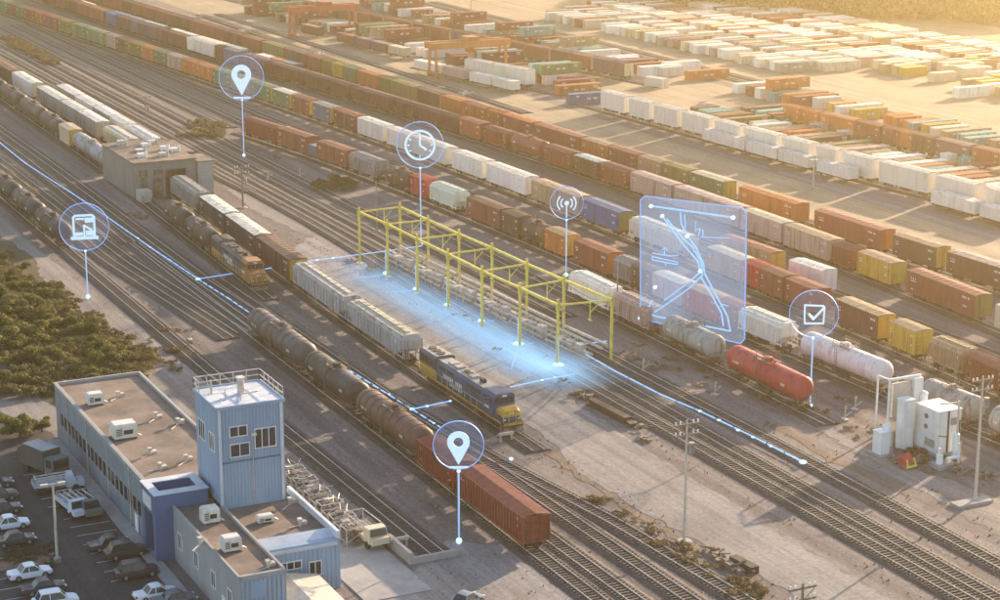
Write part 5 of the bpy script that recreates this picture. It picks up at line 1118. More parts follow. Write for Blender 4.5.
q = at(895, 447); tl = empty('wash_column', (q.x, q.y, 0), 0, 'slim white column box standing between the small cabinet and the tall slab', 'column')
link('body', MB().box(0, 1.5, 0, 1.5, 0, 6.2).mesh('column_body', M['clean']), tl, (.74, .73, .72)); link('cap', MB().box(-.06, 1.56, -.06, 1.56, 6.2, 6.32).mesh('column_cap', M['white']), tl); link('hatch', MB().box(1.5, 1.56, .3, 1.2, .5, 2.6).box(.3, 1.2, -.05, 0, .6, 4.8).mesh('column_hatch', M['white']), tl)
q = at(902, 440); sl = empty('wash_frame', (q.x, q.y, 0), 0, 'tall white slab with an arched pipe frame at the wash plant', 'wash frame')
link('slab', MB().box(0, 1.1, .6, 1.9, 0, 8.1).mesh('wash_slab', M['clean']), sl, (.72, .70, .68))
link('brush_panel', MB().box(.3, .6, -2.2, .55, 3.4, 7.7).mesh('wash_panel', M['lamp']), sl)
link('arch', MB().bar((.4, -2.6, 0), (.4, -2.6, 8.2), .26).bar((.4, -2.6, 8.2), (.4, 2.0, 8.2), .26).bar((-2.5, -2.2, 0), (-2.5, -2.2, 7.9), .2).bar((-2.5, -2.2, 7.9), (.4, -2.6, 8.2), .16).mesh('wash_arch', M['white']), sl)
q = at(872, 453); sc_ = empty('control_cabinet', (q.x, q.y, 0), .05, 'small white control cabinet on its own concrete pad', 'cabinet')
link('body', MB().box(0, 1.6, 0, 1.3, .2, 2.9).mesh('control_body', M['clean']), sc_, (.74, .74, .73)); link('roof', MB().box(-.06, 1.66, -.06, 1.36, 2.9, 3.0).mesh('control_roof', M['white']), sc_); link('pad', MB().box(-.5, 2.2, -.4, 1.7, 0, .2).mesh('control_pad', M['concrete']), sc_); link('door', MB().box(1.6, 1.65, .15, 1.15, .4, 2.7).mesh('control_door', M['white']), sc_)
for px_, r_, h_, lab_ in (((886, 452), .55, 3.4, 'slim white vessel between the small cabinet and the wash column'), ((921, 441), .5, 6.2, 'tall slim white vessel close behind the large cabinet'), ((955, 458), .4, 3.0, 'short white vessel at the corner of the large cabinet')):
    q = at(*px_); vs_ = empty('pressure_vessel', (q.x, q.y, 0), 0, lab_, 'vessel', 'white vessels at the plant')
    b_ = MB().cyl((0, 0, .3), (0, 0, h_), r_, n=14).cyl((0, 0, h_), (0, 0, h_+.25), r_, r_*.4, 14); link('shell', b_.mesh('vessel_shell', M['white'], True), vs_)
    link('stand', MB().cyl((0, 0, 0), (0, 0, .3), r_*1.25, n=12).mesh('vessel_stand', M['concrete']), vs_); link('pipe', MB().bar((r_, 0, .8), (r_+.5, 0, .8), .12).bar((r_+.5, 0, .0), (r_+.5, 0, h_*.8), .12).mesh('vessel_pipe', M['pipe']), vs_)
q = at(904, 466); rd_ = empty('red_machine', (q.x, q.y, 0), .2, 'rusty red and yellow pump machine lying before the white cabinet', 'machine', None, (.72, .72, .72))
link('body', MB().hexa([(0, -1.2, .3), (1.6, -1.2, .3), (1.6, 1.2, .3), (0, 1.2, .3), (-.2, -1.3, 1.9), (1.1, -.9, 1.5), (1.1, 1.0, 1.5), (-.2, 1.2, 2.2)]).mesh('machine_body', M['paint']), rd_, C['red'])
link('guard', MB().bar((1.6, -1.2, .4), (1.9, .9, .5), .3).bar((1.7, -1.0, .5), (1.2, -.8, 1.6), .2).bar((1.8, .8, .5), (1.2, .9, 1.6), .2).mesh('machine_guard', M['yellow']), rd_)
for y in (2.2, 3.0): link('reel', MB().cyl((.6, y, .8), (.9, y+.3, .9), .8, n=14).mesh('machine_reel', M['junk']), rd_)
q = at(942, 466); pv = empty('pump_set', (q.x, q.y, 0), 0, 'pale grey pump set with valve wheel beside the white cabinet', 'pump')
link('base', MB().box(-.8, 1.2, -1.4, 1.4, 0, .5).mesh('pump_base', M['concrete']), pv); link('valve', MB().cyl((.2, -.6, .5), (.2, -.6, 1.6), .4, n=10).cyl((.2, -.6, 1.6), (.2, -.6, 2.4), .2, n=8).cyl((.2, .5, .9), (.2, 2.2, .9), .22, n=8).bar((.2, 2.2, .0), (.2, 2.2, 2.6), .22).mesh('pump_valve', M['white']), pv)
link('pipe', MB().cyl((-1.5, 3.2, 0), (-1.5, 3.2, 7.2), .13, n=6).cyl((-1.5, 3.2, 7.0), (-1.5, .5, 7.2), .1, n=6).mesh('pump_pipe', M['pipe']), pv)
# ------------------------------------------------------------------ poles and lamps
def util_pole(px, top, lab, arms=2, r=.2, foot=True, mat='timber'):
    g_ = at(*px); hz = height_over(g_, top); o = empty('utility_pole', (g_.x, g_.y, 0), 0, lab, 'utility pole', 'poles in the yard')
    link('shaft', MB().cyl((0, 0, 0), (0, 0, hz), r*1.15, r*.6, 8).mesh('pole_shaft', M[mat]), o)
    for k in range(arms):
        z = hz-.5-k*1.15
        link('cross_arm', MB().bar((0, -1.5, z), (0, 1.5, z), .16, .2).mesh('pole_arm', M['timber']), o)
        ins = MB()
        for y in (-1.35, -.8, .8, 1.35): ins.cyl((0, y, z+.1), (0, y, z+.42), .09, n=6)
        link('insulator', ins.mesh('pole_insulators', M['white']), o)
    if arms: link('transformer', MB().cyl((.2, .55, hz-3.6), (.2, .55, hz-2.5), .32, n=10).bar((0, 0, hz-1.8), (0, 1.3, hz-.7), .08).mesh('pole_transformer', M['steel']), o)
    if foot: link('footing', MB().cyl((0, 0, 0), (0, 0, .25), .9, .75, 10).mesh('pole_footing', M['concrete']), o)
    return o
util_pole((684, 542), 420, 'tall pale utility pole with short cross arms on the paved apron', 2, .16, mat='lamp')
util_pole((243, 208), 165, 'weathered utility pole beside the workshop access road', 2, .2)
util_pole((975, 502), 376, 'tall utility pole on a concrete block by the white plant', 2, .18, mat='lamp')
util_pole((377, 232), 180, 'slim grey mast at the far end of the yellow gantry', 0, .16, mat='steel')
util_pole((617, 322), 262, 'twin grey mast by the near end of the yellow gantry', 0, .14, mat='steel')
util_pole((800, 655), 583, 'pole top with short cross arms rising at the frame bottom', 2, .2)
util_pole((146, 121), 95, 'thin pole standing between the pale boxcars and empty tracks', 1, .12)
tag(link('anchor_block', MB().box(-.8, .8, -2.2, 2.6, 0, .35).mesh('anchor_block', M['concrete']), None, None, (at(970, 504).x, at(970, 504).y, 0)), 'concrete anchor block at the foot of the pole by the plant', 'concrete block')
def lamp_post(px, top, lab, span=1.6):
    g_ = at(*px); hz = height_over(g_, top); o = empty('street_lamp', (g_.x, g_.y, 0), 0, lab, 'street lamp', 'lamp posts')
    link('shaft', MB().cyl((0, 0, 0), (0, 0, hz), .17, .10, 8).mesh('lamp_shaft', M['lamp']), o)
    link('arm', MB().bar((0, -span, hz), (0, span, hz), .1).mesh('lamp_arm', M['lamp']), o)
    for s in (-1, 1): link('lamp_head', MB().box(-.2, .2, min(s*span, s*(span-.8)), max(s*span, s*(span-.8)), hz-.14, hz+.1).mesh('lamp_head', M['lamp']), o)
    link('footing', MB().cyl((0, 0, 0), (0, 0, .5), .4, n=10).mesh('lamp_foot', M['concrete']), o)
lamp_post((57.5, 562), 484, 'double armed lamp post in the car park', 1.3)
lamp_post((813, 190), 160, 'lamp post standing before the low white wagons', 1.0)
lamp_post((506, 66), 46, 'lamp post in front of the red boxcar line', 1.0)
lamp_post((471, 22), -12, 'tall floodlight mast beyond the red boxcar line', 1.6)
lamp_post((601, 110), 88, 'lamp post at the end of the white boxcar line', 1.0)
# ------------------------------------------------------------------ car park vehicles
def car_tpl(kind):
    suv = kind == 'suv'; wg = 1.48 if suv else 1.36; L = 4.5
    bt = .95 if suv else .84; tp = 1.66 if suv else 1.40
    def sec(x, w, z0, z1, ins=.08): return [(x, -w+.03, z0), (x, -w, (z0+z1)/2), (x, -w+ins, z1), (x, w-ins, z1), (x, w, (z0+z1)/2), (x, w-.03, z0)]
    h = .88
    b = MB().loft([sec(-2.25, .74, .42, bt-.12), sec(-2.12, h-.04, .32, bt-.02), sec(-1.3, h, .25, bt), sec(0, h, .25, bt), sec(1.0, h, .25, bt-.02), sec(1.9, h-.04, .3, bt-.14), sec(2.2, .72, .4, bt-.26)])
    rf = (-1.75, -1.45, .35) if suv else (-1.0, -.55, .35)
    x0, x1, x2 = rf; xf = 1.1
    b.loft([[(x, -w, z), (x, w, z), (x, w, z+.05), (x, -w, z+.05)] for x, w, z in ((x1-.05, .60, tp-.05), (x1+.3, .64, tp), (x2-.1, .64, tp), (x2+.15, .60, tp-.05))])
    for s in (-1, 1):
        for xa, xb in ((x0-.1, x1), (xf, x2+.1), ((x1+x2)/2-.1, (x1+x2)/2-.1)): b.bar((xa, s*.80, bt-.02), (xb, s*.62, tp-.02), .07)
        b.bar((x1, s*.62, tp-.01), (x2+.1, s*.62, tp-.01), .06)
        b.box(.75, .95, min(s*.86, s*1.0), max(s*.86, s*1.0), bt, bt+.14)
    body = b.mesh('car_body', M['coat'], True)
    gl = MB().loft([[(x, -w, z), (x, w, z), (x, w2, z2), (x+dx, -w2, z2)] if False else [(x, -w, z), (x, w, z), (xx, w2, z2), (xx, -w2, z2)] for x, w, z, xx, w2, z2 in ((x0-.12, .80, bt-.04, x1-.02, .60, tp-.03), (xf+.02, .80, bt-.04, x2+.12, .60, tp-.03))])
    glass = gl.mesh('car_glass', M['glass'])
    wm = MB()
    wheel = MB().cyl((0, -.1, 0), (0, .1, 0), .33, n=16).mesh('car_tyre', M['rubber'], True); rim = MB().cyl((0, -.115, 0), (0, .115, 0), .2, n=12).mesh('car_rim', M['rim'])
    P = [('body', body, 'body'), ('window', glass, None)]
    for x in (-1.35, 1.38):
        for y in (-.80, .80): P.append(('wheel', wheel, None, [('rim', rim, None)], (x, y, .33)))
    for s in (-1, 1):
        P.append(('headlight', MB().box(2.0, 2.17, min(s*.45, s*.74), max(s*.45, s*.74), .52, .66).mesh('car_headlight', M['lens']), None))
        P.append(('tail_light', MB().box(-2.26, -2.1, min(s*.50, s*.80), max(s*.50, s*.80), .60, .80).mesh('car_tail', M['tail']), None))
    P.append(('bumper', MB().box(2.12, 2.26, -.7, .7, .3, .46).box(-2.30, -2.15, -.72, .72, .32, .5).mesh('car_bumper', M['rubber']), None))
    return dict(name='parked_car', parts=P)
SED, SUV = car_tpl('sedan'), car_tpl('suv')
wcol = (.74, .74, .76); kcol = (.03, .032, .038)
for px, tp_, col, yaw, lab in (((9, 528), SED, wcol, 0, 'white sedan in the bay nearest the frame edge, above a black sedan'), ((15, 544), SED, kcol, 0, 'black sedan parked between the white sedan and the grass island'), ((2, 513), SED, (.05, .055, .065), 0, 'dark sedan second above the black one'), ((-2, 500), SUV, (.06, .062, .07), 0, 'dark hatchback at the top of the edge bays'), ((-6, 487), SED, (.07, .075, .085), 0, 'grey sedan partly cut by the frame edge'),
        ((30, 577), SED, wcol, 0, 'white sedan just below the grass island with red tail lights'), ((44, 592), SED, kcol, 0, 'black sedan between two white cars below the lamp post'), ((56, 606), SUV, wcol, 0, 'white hatchback at the bottom below the black sedan'), ((156, 598), SED, wcol, 0, 'white sedan parked alone beside the annex wall'), ((137, 576), SUV, (.045, .03, .035), 0, 'dark plum estate car facing the annex wall'), ((126, 556), SUV, kcol, 0, 'black van nearest the blue entrance block'), ((110, 548), SED, (.04, .04, .045), 0, 'black sedan behind the black van'),
        ((175, 604), SED, (.10, .11, .13), 0, 'dark grey car cut off at the bottom beside the annex'), ((466, 606), SED, (.16, .19, .24), .4, 'grey blue car at the bottom edge near the paved corner')):
    q = at(*px); inst(tp_, (q.x, q.y, .024), PI/2+yaw+rb.uniform(-.05, .05), dict(body=col), lab, 'car', 'cars parked by the office')
def light_truck(px, yaw, col, lab):
    q = at(*px); r = empty('service_truck', (q.x, q.y, .024), yaw, lab, 'truck', 'service trucks')
    cb_ = MB().loft([[(.9, -.95, .5), (.9, -.95, 1.0), (1.1, -.85, 1.95), (1.1, .85, 1.95), (.9, .95, 1.0), (.9, .95, .5)], [(2.1, -.95, .5), (2.1, -.95, 1.05), (1.75, -.82, 1.95), (1.75, .82, 1.95), (2.1, .95, 1.05), (2.1, .95, .5)]]).box(2.1, 2.9, -.92, .92, .5, 1.1)
    c_ = link('cab', cb_.mesh('struck_cab', M['coat'], True), r, col); link('window', MB().hexa([(2.06, -.85, 1.12), (2.12, -.85, 1.12), (2.12, .85, 1.12), (2.06, .85, 1.12), (1.80, -.78, 1.85), (1.85, -.78, 1.85), (1.85, .78, 1.85), (1.80, .78, 1.85)]).mesh('struck_window', M['glass']), c_)
    link('bed', MB().box(-2.8, .8, -1.0, 1.0, .8, .95).box(-2.8, .8, -1.0, -.94, .95, 1.35).box(-2.8, .8, .94, 1.0, .95, 1.35).box(-2.8, -2.74, -.94, .94, .95, 1.35).mesh('struck_bed', M['clean']), r, tuple(c*.9 for c in col))
    ld = MB()
    for k in range(3): ld.bar((-2.6, -.6+k*.6, 1.5+.1*k), (1.2, -.6+k*.6, 1.7+.1*k), .12)
    ld.bar((-2.5, -.9, .9), (-2.5, -.9, 1.8), .08).bar((-2.5, .9, .9), (-2.5, .9, 1.8), .08).bar((-2.5, -.9, 1.8), (-2.5, .9, 1.8), .08)
    link('ladder_rack', ld.mesh('struck_rack', M['pipe']), r)
    for x in (-1.9, 1.9):
        for y in (-.88, .88): link('wheel', MB().cyl((x, y-.12, .4), (x, y+.12, .4), .4, n=14).mesh('struck_wheel', M['rubber']), r)
light_truck((58, 490), PI/2-.1, (.45, .5, .56), 'pale blue grey service truck with ladders below the refuse truck')
light_truck((73, 512), .12, (.55, .60, .66), 'white service truck standing lengthwise beside the marked bays')
light_truck((86, 512), .1, (.12, .12, .13), 'dark service truck parked closest to the office kerb')
q = at(46, 474); r = empty('refuse_truck', (q.x, q.y, .024), .35, 'dark green refuse truck with a grey roof beside the office', 'truck')
link('body', MB().hexa([(-3.4, -1.2, .9), (1.4, -1.2, .9), (1.4, 1.2, .9), (-3.4, 1.2, .9), (-3.0, -1.2, 3.2), (1.4, -1.2, 3.3), (1.4, 1.2, 3.3), (-3.0, 1.2, 3.2)]).mesh('refuse_body', M['clean']), r, (.05, .06, .055))
link('roof', MB().box(-2.9, 1.3, -1.1, 1.1, 3.31, 3.4).mesh('refuse_roof', M['clean']), r, (.28, .30, .31))
link('hopper', MB().hexa([(-4.4, -1.15, .8), (-3.4, -1.15, .8), (-3.4, 1.15, .8), (-4.4, 1.15, .8), (-3.9, -1.15, 2.6), (-3.1, -1.15, 3.1), (-3.1, 1.15, 3.1), (-3.9, 1.15, 2.6)]).mesh('refuse_hopper', M['clean']), r, (.04, .045, .045))
cb_ = link('cab', MB().box(1.5, 3.2, -1.15, 1.15, .7, 2.7).mesh('refuse_cab', M['clean']), r, (.10, .13, .12)); link('window', MB().box(3.2, 3.25, -1.0, 1.0, 1.6, 2.5).box(1.9, 3.0, -1.19, -1.15, 1.6, 2.5).box(1.9, 3.0, 1.15, 1.19, 1.6, 2.5).mesh('refuse_window', M['glass']), cb_)
for x in (-2.4, 2.4):
    for y in (-1.0, 1.0): link('wheel', MB().cyl((x, y-.16, .5), (x, y+.16, .5), .5, n=14).mesh('refuse_wheel', M['rubber']), r)
lines = MB()
for i in range(9): u, v = at(20+i*13, 535+i*9).x, 0; 
for k in range(8): u0 = -206+k*2.75; lines.box(u0-.06, u0+.06, 36, 41, .028, .034); lines.box(u0-.06, u0+.06, 47.2, 51.6, .028, .034)
for k in range(5): u0 = -222+k*2.9; lines.box(u0-.06, u0+.06, 46.5, 51.2, .028, .034)
struct('parking_lines', lines.mesh('parking_lines', M['line']))
a, b_ = at(0, 565), at(78, 556); struct('kerb_island', MB().box(-196.6, -194.2, 37, 43.8, .0, .16).mesh('kerb_island', M['dirt']))
struct('pavement', MB().box(-233, -170, 51.9, 53.4, .0, .15).mesh('pavement', M['concrete']))
# ------------------------------------------------------------------ vegetation
def crown_mesh(name, seed, lobes, n, leaf, mat):
    r = np.random.RandomState(seed); V = []; Fc = []
    for i in range(n):
        l = lobes[r.randint(len(lobes))]; d = r.normal(size=3); d /= np.linalg.norm(d)
        if d[2] < -.35: d[2] *= -.6
        rad = l[3]*(r.uniform(.62, 1.06) if r.rand() < .85 else r.uniform(1.0, 1.22))
        p = np.array(l[:3])+d*rad*np.array([1, 1, .85]); p[2] = max(p[2], .05)
        a = r.normal(size=3); a /= np.linalg.norm(a); nrm = d*.9+a*.9; nrm /= np.linalg.norm(nrm)
        t = np.cross(nrm, r.normal(size=3)); t /= np.linalg.norm(t); w = np.cross(nrm, t); s = leaf*r.uniform(.6, 1.4)
        o = len(V); V += [tuple(p-t*s), tuple(p-w*s*.55), tuple(p+t*s), tuple(p+w*s*.55)]; Fc.append((o, o+1, o+2, o+3))
    me = bpy.data.meshes.new(name); me.from_pydata(V, [], Fc); me.materials.append(mat); me.update(); return me
def lobeset(seed, k, spread, r0, h):
    q = np.random.RandomState(seed); return [(q.uniform(-spread, spread), q.uniform(-spread, spread), q.uniform(.35, 1.0)*h, q.uniform(.6, 1.1)*r0) for _ in range(k)]
CR = [crown_mesh('bush_crown', s, lobeset(s, 15, 1.8, .85, 2.6), 8500, .115, M['leaf']) for s in range(4)]
DRY = [crown_mesh('dry_crown', 20+s, lobeset(20+s, 9, 1.2, .5, .7), 520, .14, M['dry']) for s in range(3)]
SCR = [crown_mesh('scrub_crown', 30+s, lobeset(30+s, 12, 1.8, .7, 1.2), 2600, .12, M['scrub']) for s in range(3)]
def bush_trunk(h):
    b = MB(); b.cyl((0, 0, 0), (.1, .05, h*.5), .16, .1, 6)
    for i in range(5): a = i*1.3; b.cyl((.05, .02, h*.25), (math.cos(a)*1.1, math.sin(a)*1.1, h*.8), .08, .03, 5)
    return b.mesh('bush_trunk', M['bark'])
TRK = bush_trunk(2.6)
def bush(u, v, s, k, lab, group, h=1.0):
    r = empty('bush', (u, v, 0), rb.uniform(0, 6.2), lab, 'bush', group, (s, s, s*h)); link('crown', CR[k % 4], r); link('trunk', TRK, r); return r
rq = random.Random(77); k = 0
for px, s in (((112, 368), 1.25), ((98, 352), 1.15), ((120, 385), .7), ((84, 338), 1.1), ((70, 352), 1.0), ((60, 330), 1.2), ((40, 322), 1.25), ((24, 312), 1.3), ((8, 318), 1.35), ((28, 345), 1.5), ((10, 352), 1.3), ((45, 366), 1.2), ((76, 372), .95), ((92, 378), .9), ((8, 388), 1.05), ((-8, 335), 1.4), ((50, 300), .9), ((22, 292), 1.0), ((2, 296), 1.1), ((-12, 300), 1.3), ((62, 312), .8), ((138, 392), .5), ((30, 285), .6), ((12, 276), .7), ((76, 322), .7), ((104, 340), .7), ((126, 360), .6), ((-4, 268), .7), ((-14, 372), 1.3)):
    q = at(*px); bush(q.x, q.y, s, k, 'olive green bush in the thicket behind the office', 'bushes in the thicket behind the office', rq.uniform(.6, .85)); k += 1
for px, s, lab in (((20, 437), .95, 'round golden green bush beside the car park entrance'), ((42, 432), .6, 'small bush at the edge of the golden one by the car park'), ((-4, 430), .9, 'bush cut by the frame edge near the car park')):
    q = at(*px); bush(q.x, q.y, s, k, lab, 'bushes by the car park entrance'); k += 1
COVER = {'undergrowth': ([], []), 'dry_weeds': ([], [])}
def cover(key, me, x, y, s, sz, a):
    V, Fc = COVER[key]; n = len(me.vertices); co = np.empty(n*3); me.vertices.foreach_get('co', co); co = co.reshape(-1, 3)
    r = np.array([[math.cos(a), -math.sin(a), 0], [math.sin(a), math.cos(a), 0], [0, 0, 1]]); V.append(co*np.array([s, s, sz])@r.T+np.array([x, y, 0])); Fc.append(n)
def scrub(px, s, lab, group, kinds, name, cat):
    q = at(*px); cover('undergrowth' if kinds is SCR else 'dry_weeds', kinds[rq.randrange(3)], q.x, q.y, s, s*rq.uniform(.6, 1.0), rq.uniform(0, 6))
for i in range(230):
    x = rq.uniform(-12, 140); y0 = 252+x*.76; y = rq.uniform(y0, 398)
    if x > 20 and y > 395: continue
    scrub((x, min(y, 396)), rq.uniform(.7, 1.3), 'low dark scrub between the bushes behind the office', 'low scrub in the thicket', SCR, 'scrub', 'scrub')
for i in range(60):
    u = rq.uniform(-610, -545); v = rq.uniform(128.8, 132.3)
    s = rq.uniform(.7, 1.5); cover('dry_weeds', DRY[i % 3], u, v, s, s, rq.uniform(0, 6))
for i in range(16): scrub((rq.uniform(186, 222), rq.uniform(125, 141)), rq.uniform(.9, 1.7), 'dry brown shrub in the clump beyond the workshop', 'dry shrubs beyond the workshop', DRY, 'dry_shrub', 'shrub')
for i in range(14): scrub((rq.uniform(322, 356), rq.uniform(181, 192)), rq.uniform(.7, 1.2), 'dark scrub tuft on the bank below the middle line', 'scrub below the middle line', SCR, 'scrub', 'scrub')
for i in range(40):
    t = rq.random(); x = 585+t*185; scrub((x+rq.uniform(-8, 8), 498+t*105+rq.uniform(-8, 8)), rq.uniform(.4, .8), 'dry weed tuft along the edge of the paved apron', 'dry weeds along the apron edge', DRY, 'dry_shrub', 'shrub')
for i in range(46):
    t = rq.random(); x = 640+t*330; scrub((x+rq.uniform(-10, 10), 352+t*120+rq.uniform(-6, 6)), rq.uniform(.3, .65), 'dry weed tuft on the verge below the red tank car line', 'dry weeds below the red tank car line', DRY, 'dry_shrub', 'shrub')
for i in range(30): scrub((rq.uniform(150, 198), rq.uniform(330, 372)), rq.uniform(.35, .8), 'dry weed tuft beside the road behind the office', 'dry weeds beside the service road', DRY, 'dry_shrub', 'shrub')
for i in range(26): scrub((rq.uniform(0, 60), rq.uniform(546, 566)), rq.uniform(.3, .55), 'dry grass tuft on the car park island', 'dry tufts on the car park island', DRY, 'dry_shrub', 'shrub')
for key, mt, lab in (('undergrowth', 'scrub', 'dark olive undergrowth between the bushes and on the bank'), ('dry_weeds', 'dry', 'dry brown weeds along track verges and road edges')):
    V, cnt = COVER[key]; V = np.concatenate(V); me = bpy.data.meshes.new(key); nq = len(V)//4
    me.from_pydata(V.tolist(), [], np.arange(nq*4).reshape(-1, 4).tolist()); me.materials.append(M[mt]); me.update(); tag(link(key, me), lab, kind='stuff')
# far wood at the edge of the yard
FT = crown_mesh('far_crown', 60, lobeset(60, 10, 3.0, 2.2, 6.0), 420, .75, M['leaf'])
fv = np.array([v.co[:] for v in FT.vertices]); WV = []; WF = []; q = np.random.RandomState(8)
for i in range(300):
    t = q.rand(); x = 636+t*410; y = np.interp(x, (630, 700, 750, 825, 900, 1000, 1050), (0, 6, 9, 12, 17, 21, 24)); base = at(x, max(-60, y-abs(q.normal())*8))
    s = q.uniform(.8, 1.7); a = q.uniform(0, 6.28); Rm = np.array([[math.cos(a), -math.sin(a), 0], [math.sin(a), math.cos(a), 0], [0, 0, 1.1]])
    o = len(WV)*1; pts = fv@Rm.T*s+np.array([base.x, base.y, 0]); WV += [tuple(p) for p in pts]; WF += [tuple(o+4*k_+j for j in range(4)) for k_ in range(len(fv)//4)]
me = bpy.data.meshes.new('far_wood'); me.from_pydata(WV, [], WF); me.materials.append(M['leaf']); me.update()
tag(link('far_wood', me), 'golden hazy wood along the far edge of the container yard', 'wood', kind='stuff')
for i in range(34):
    t = i/34; x_ = 640+t*390; p = at(x_, float(np.interp(x_, (630, 700, 750, 825, 900, 1000, 1050), (1, 8, 11, 14, 19, 23, 26)))+rq.uniform(-2, 2))
    r = empty('tree', (p.x, p.y, 0), rq.uniform(0, 6), 'dark tree standing at the near edge of the far wood', 'tree', 'trees along the far yard edge', (1.2, 1.2, 1.2)); link('crown', FT, r); link('trunk', MB().cyl((0, 0, 0), (0, 0, 4.5), .3, .15, 6).mesh('tree_trunk', M['bark']), r)
# ------------------------------------------------------------------ debris, switch stands, girders
def debris(px, s, seed, lab, group, mat='junk'):
    g_ = at(*px); q = random.Random(seed); b = MB()
    for i in range(9):
        x, y = q.uniform(-1, 1)*s*1.6, q.uniform(-1, 1)*s; a = q.uniform(0, 3.1); l = q.uniform(.3, 1.2)*s; z = q.uniform(.05, .5)*s
        b.bar((x-math.cos(a)*l, y-math.sin(a)*l, z), (x+math.cos(a)*l, y+math.sin(a)*l, max(.05, z+q.uniform(-.3, .4)*s)), q.uniform(.08, .3)*s, q.uniform(.08, .3)*s)
    for i in range(4): x, y = q.uniform(-1, 1)*s*1.4, q.uniform(-1, 1)*s; w = q.uniform(.2, .5)*s; b.box(x-w, x+w, y-w*.8, y+w*.8, 0, w*1.2)
    tag(link('scrap_heap', b.mesh('scrap', M[mat]), None, None, (g_.x, g_.y, 0)), lab, 'scrap heap', group)
for i, (px, s) in enumerate((((580, 397), 1.0), ((636, 428), .8), ((560, 384), .8), ((645, 440), .6), ((350, 262), .8), ((372, 270), .9), ((385, 280), .7), ((460, 318), .8), ((470, 322), .7), ((548, 360), .7), ((500, 352), .8), ((738, 570), 1.0), ((722, 560), .8), ((715, 553), .7))):
    debris(px, s, i, 'heap of rusty scrap on the paved apron beside the tracks', 'scrap heaps on the apron')
for i, (px, s) in enumerate((((632, 358), .9), ((650, 368), .9), ((668, 368), .7), ((700, 385), .6), ((712, 392), .6), ((640, 345), .7), ((770, 425), .6), ((845, 400), .8), ((562, 330), .7), ((600, 300), .9), ((585, 288), .9), ((575, 283), .8), ((900, 462), .8), ((960, 472), .9), ((985, 476), .8), ((925, 470), .6))):
    debris(px, s, 50+i, 'heap of rusty scrap near the red tank car line', 'scrap heaps near the red tank car line')
for i, (px, s) in enumerate((((135, 215), .9), ((142, 218), .8), ((200, 196), 1.0), ((208, 198), .9), ((215, 200), .7), ((280, 205), .7), ((300, 218), .6), ((245, 150), .9), ((275, 158), .8))):
    debris(px, s, 90+i, 'heap of pale scrap lying around the workshop', 'scrap heaps around the workshop', 'junk')
for i, (px, s) in enumerate((((195, 18), 1.2), ((245, 32), 1.2), ((320, 55), 1.0), ((436, 93), 1.1), ((464, 95), 1.1), ((442, 88), .8), ((683, 48), 1.3), ((700, 50), 1.2), ((768, 100), 1.2), ((706, 106), 1.3), ((565, 40), 1.2), ((545, 22), 1.2), ((755, 66), 1.0), ((780, 70), 1.0))):
    debris(px, s, 130+i, 'small dark machine parts lying on the far open paving', 'machine parts on the far paving', 'lamp')
g0, g1 = at(592, 405), at(628, 424); tag(link('steel_girder', MB().bar((g0.x, g0.y, .45), (g1.x, g1.y, .45), 1.1, .9).bar((g1.x, g1.y, .3), (g1.x+1.6, g1.y-.2, .3), .8, .5).box(g0.x-.2, g0.x+.2, g0.y-.8, g0.y+.8, 0, .3).mesh('steel_girder', M['frame'])), 'long black girder lying along the edge of the apron', 'girder')
g0, g1 = at(733, 562), at(755, 574); tag(link('steel_girder', MB().bar((g0.x, g0.y, .4), (g1.x, g1.y, .4), 1.0, .8).bar((g0.x, g0.y-.7, .2), (g1.x, g1.y-.6, .2), .4, .3).mesh('steel_girder', M['frame'])), 'short dark girder lying below the tall utility pole', 'girder')
for i, px in enumerate(((715, 395), (643, 372), (855, 410), (845, 420), (745, 375), (535, 225), (300, 178), (97, 122), (405, 152), (268, 180), (520, 335), (130, 300), (190, 340))):
    g_ = at(*px); r = empty('switch_stand', (g_.x, g_.y, 0), rq.uniform(-.4, .4), 'small pale switch stand with a round target beside a track', 'switch stand', 'switch stands along the tracks')
    link('post', MB().bar((0, 0, 0), (0, 0, 1.8), .14).box(-.5, .5, -.3, .3, 0, .2).mesh('switch_post', M['pipe']), r); link('target', MB().cyl((.08, 0, 1.7), (.14, 0, 1.7), .24, n=10).mesh('switch_target', M['lamp']), r); link('lever', MB().bar((0, 0, .5), (.2, .9, 1.1), .09).mesh('switch_lever', M['pipe']), r)
lit = MB(); q = random.Random(31)
for i in range(3600):
    u = q.uniform(-330, -130); t_ = q.random()
    v = q.choice((94.2, 99.0, 105.0, 105.6, 117.6, 119.8, 128.4, 134.0, 137.5, 143.5, 76.8, 81.5, 85.6, 147, 157))+q.gauss(0, 1.1); s_ = q.uniform(.04, .16); a = q.uniform(0, 3.1); c_, d_ = math.cos(a)*s_, math.sin(a)*s_; e_ = q.uniform(.4, 1.0); h_ = .03+s_*.9
    lit.add([(u-c_, v-d_, .02), (u+d_*e_, v-c_*e_, .02), (u+c_, v+d_, .02), (u-d_*e_, v+c_*e_, .02), (u+.2*c_, v, h_+.05)], [(0, 1, 4), (1, 2, 4), (2, 3, 4), (3, 0, 4)], q.choice((0, 0, 1, 2)))
tag(link('rubble', lit.mesh('rubble', [M['junk'], M['concrete'], M['dry']])), 'loose stones and debris strewn along the track verges', 'rubble', kind='stuff')
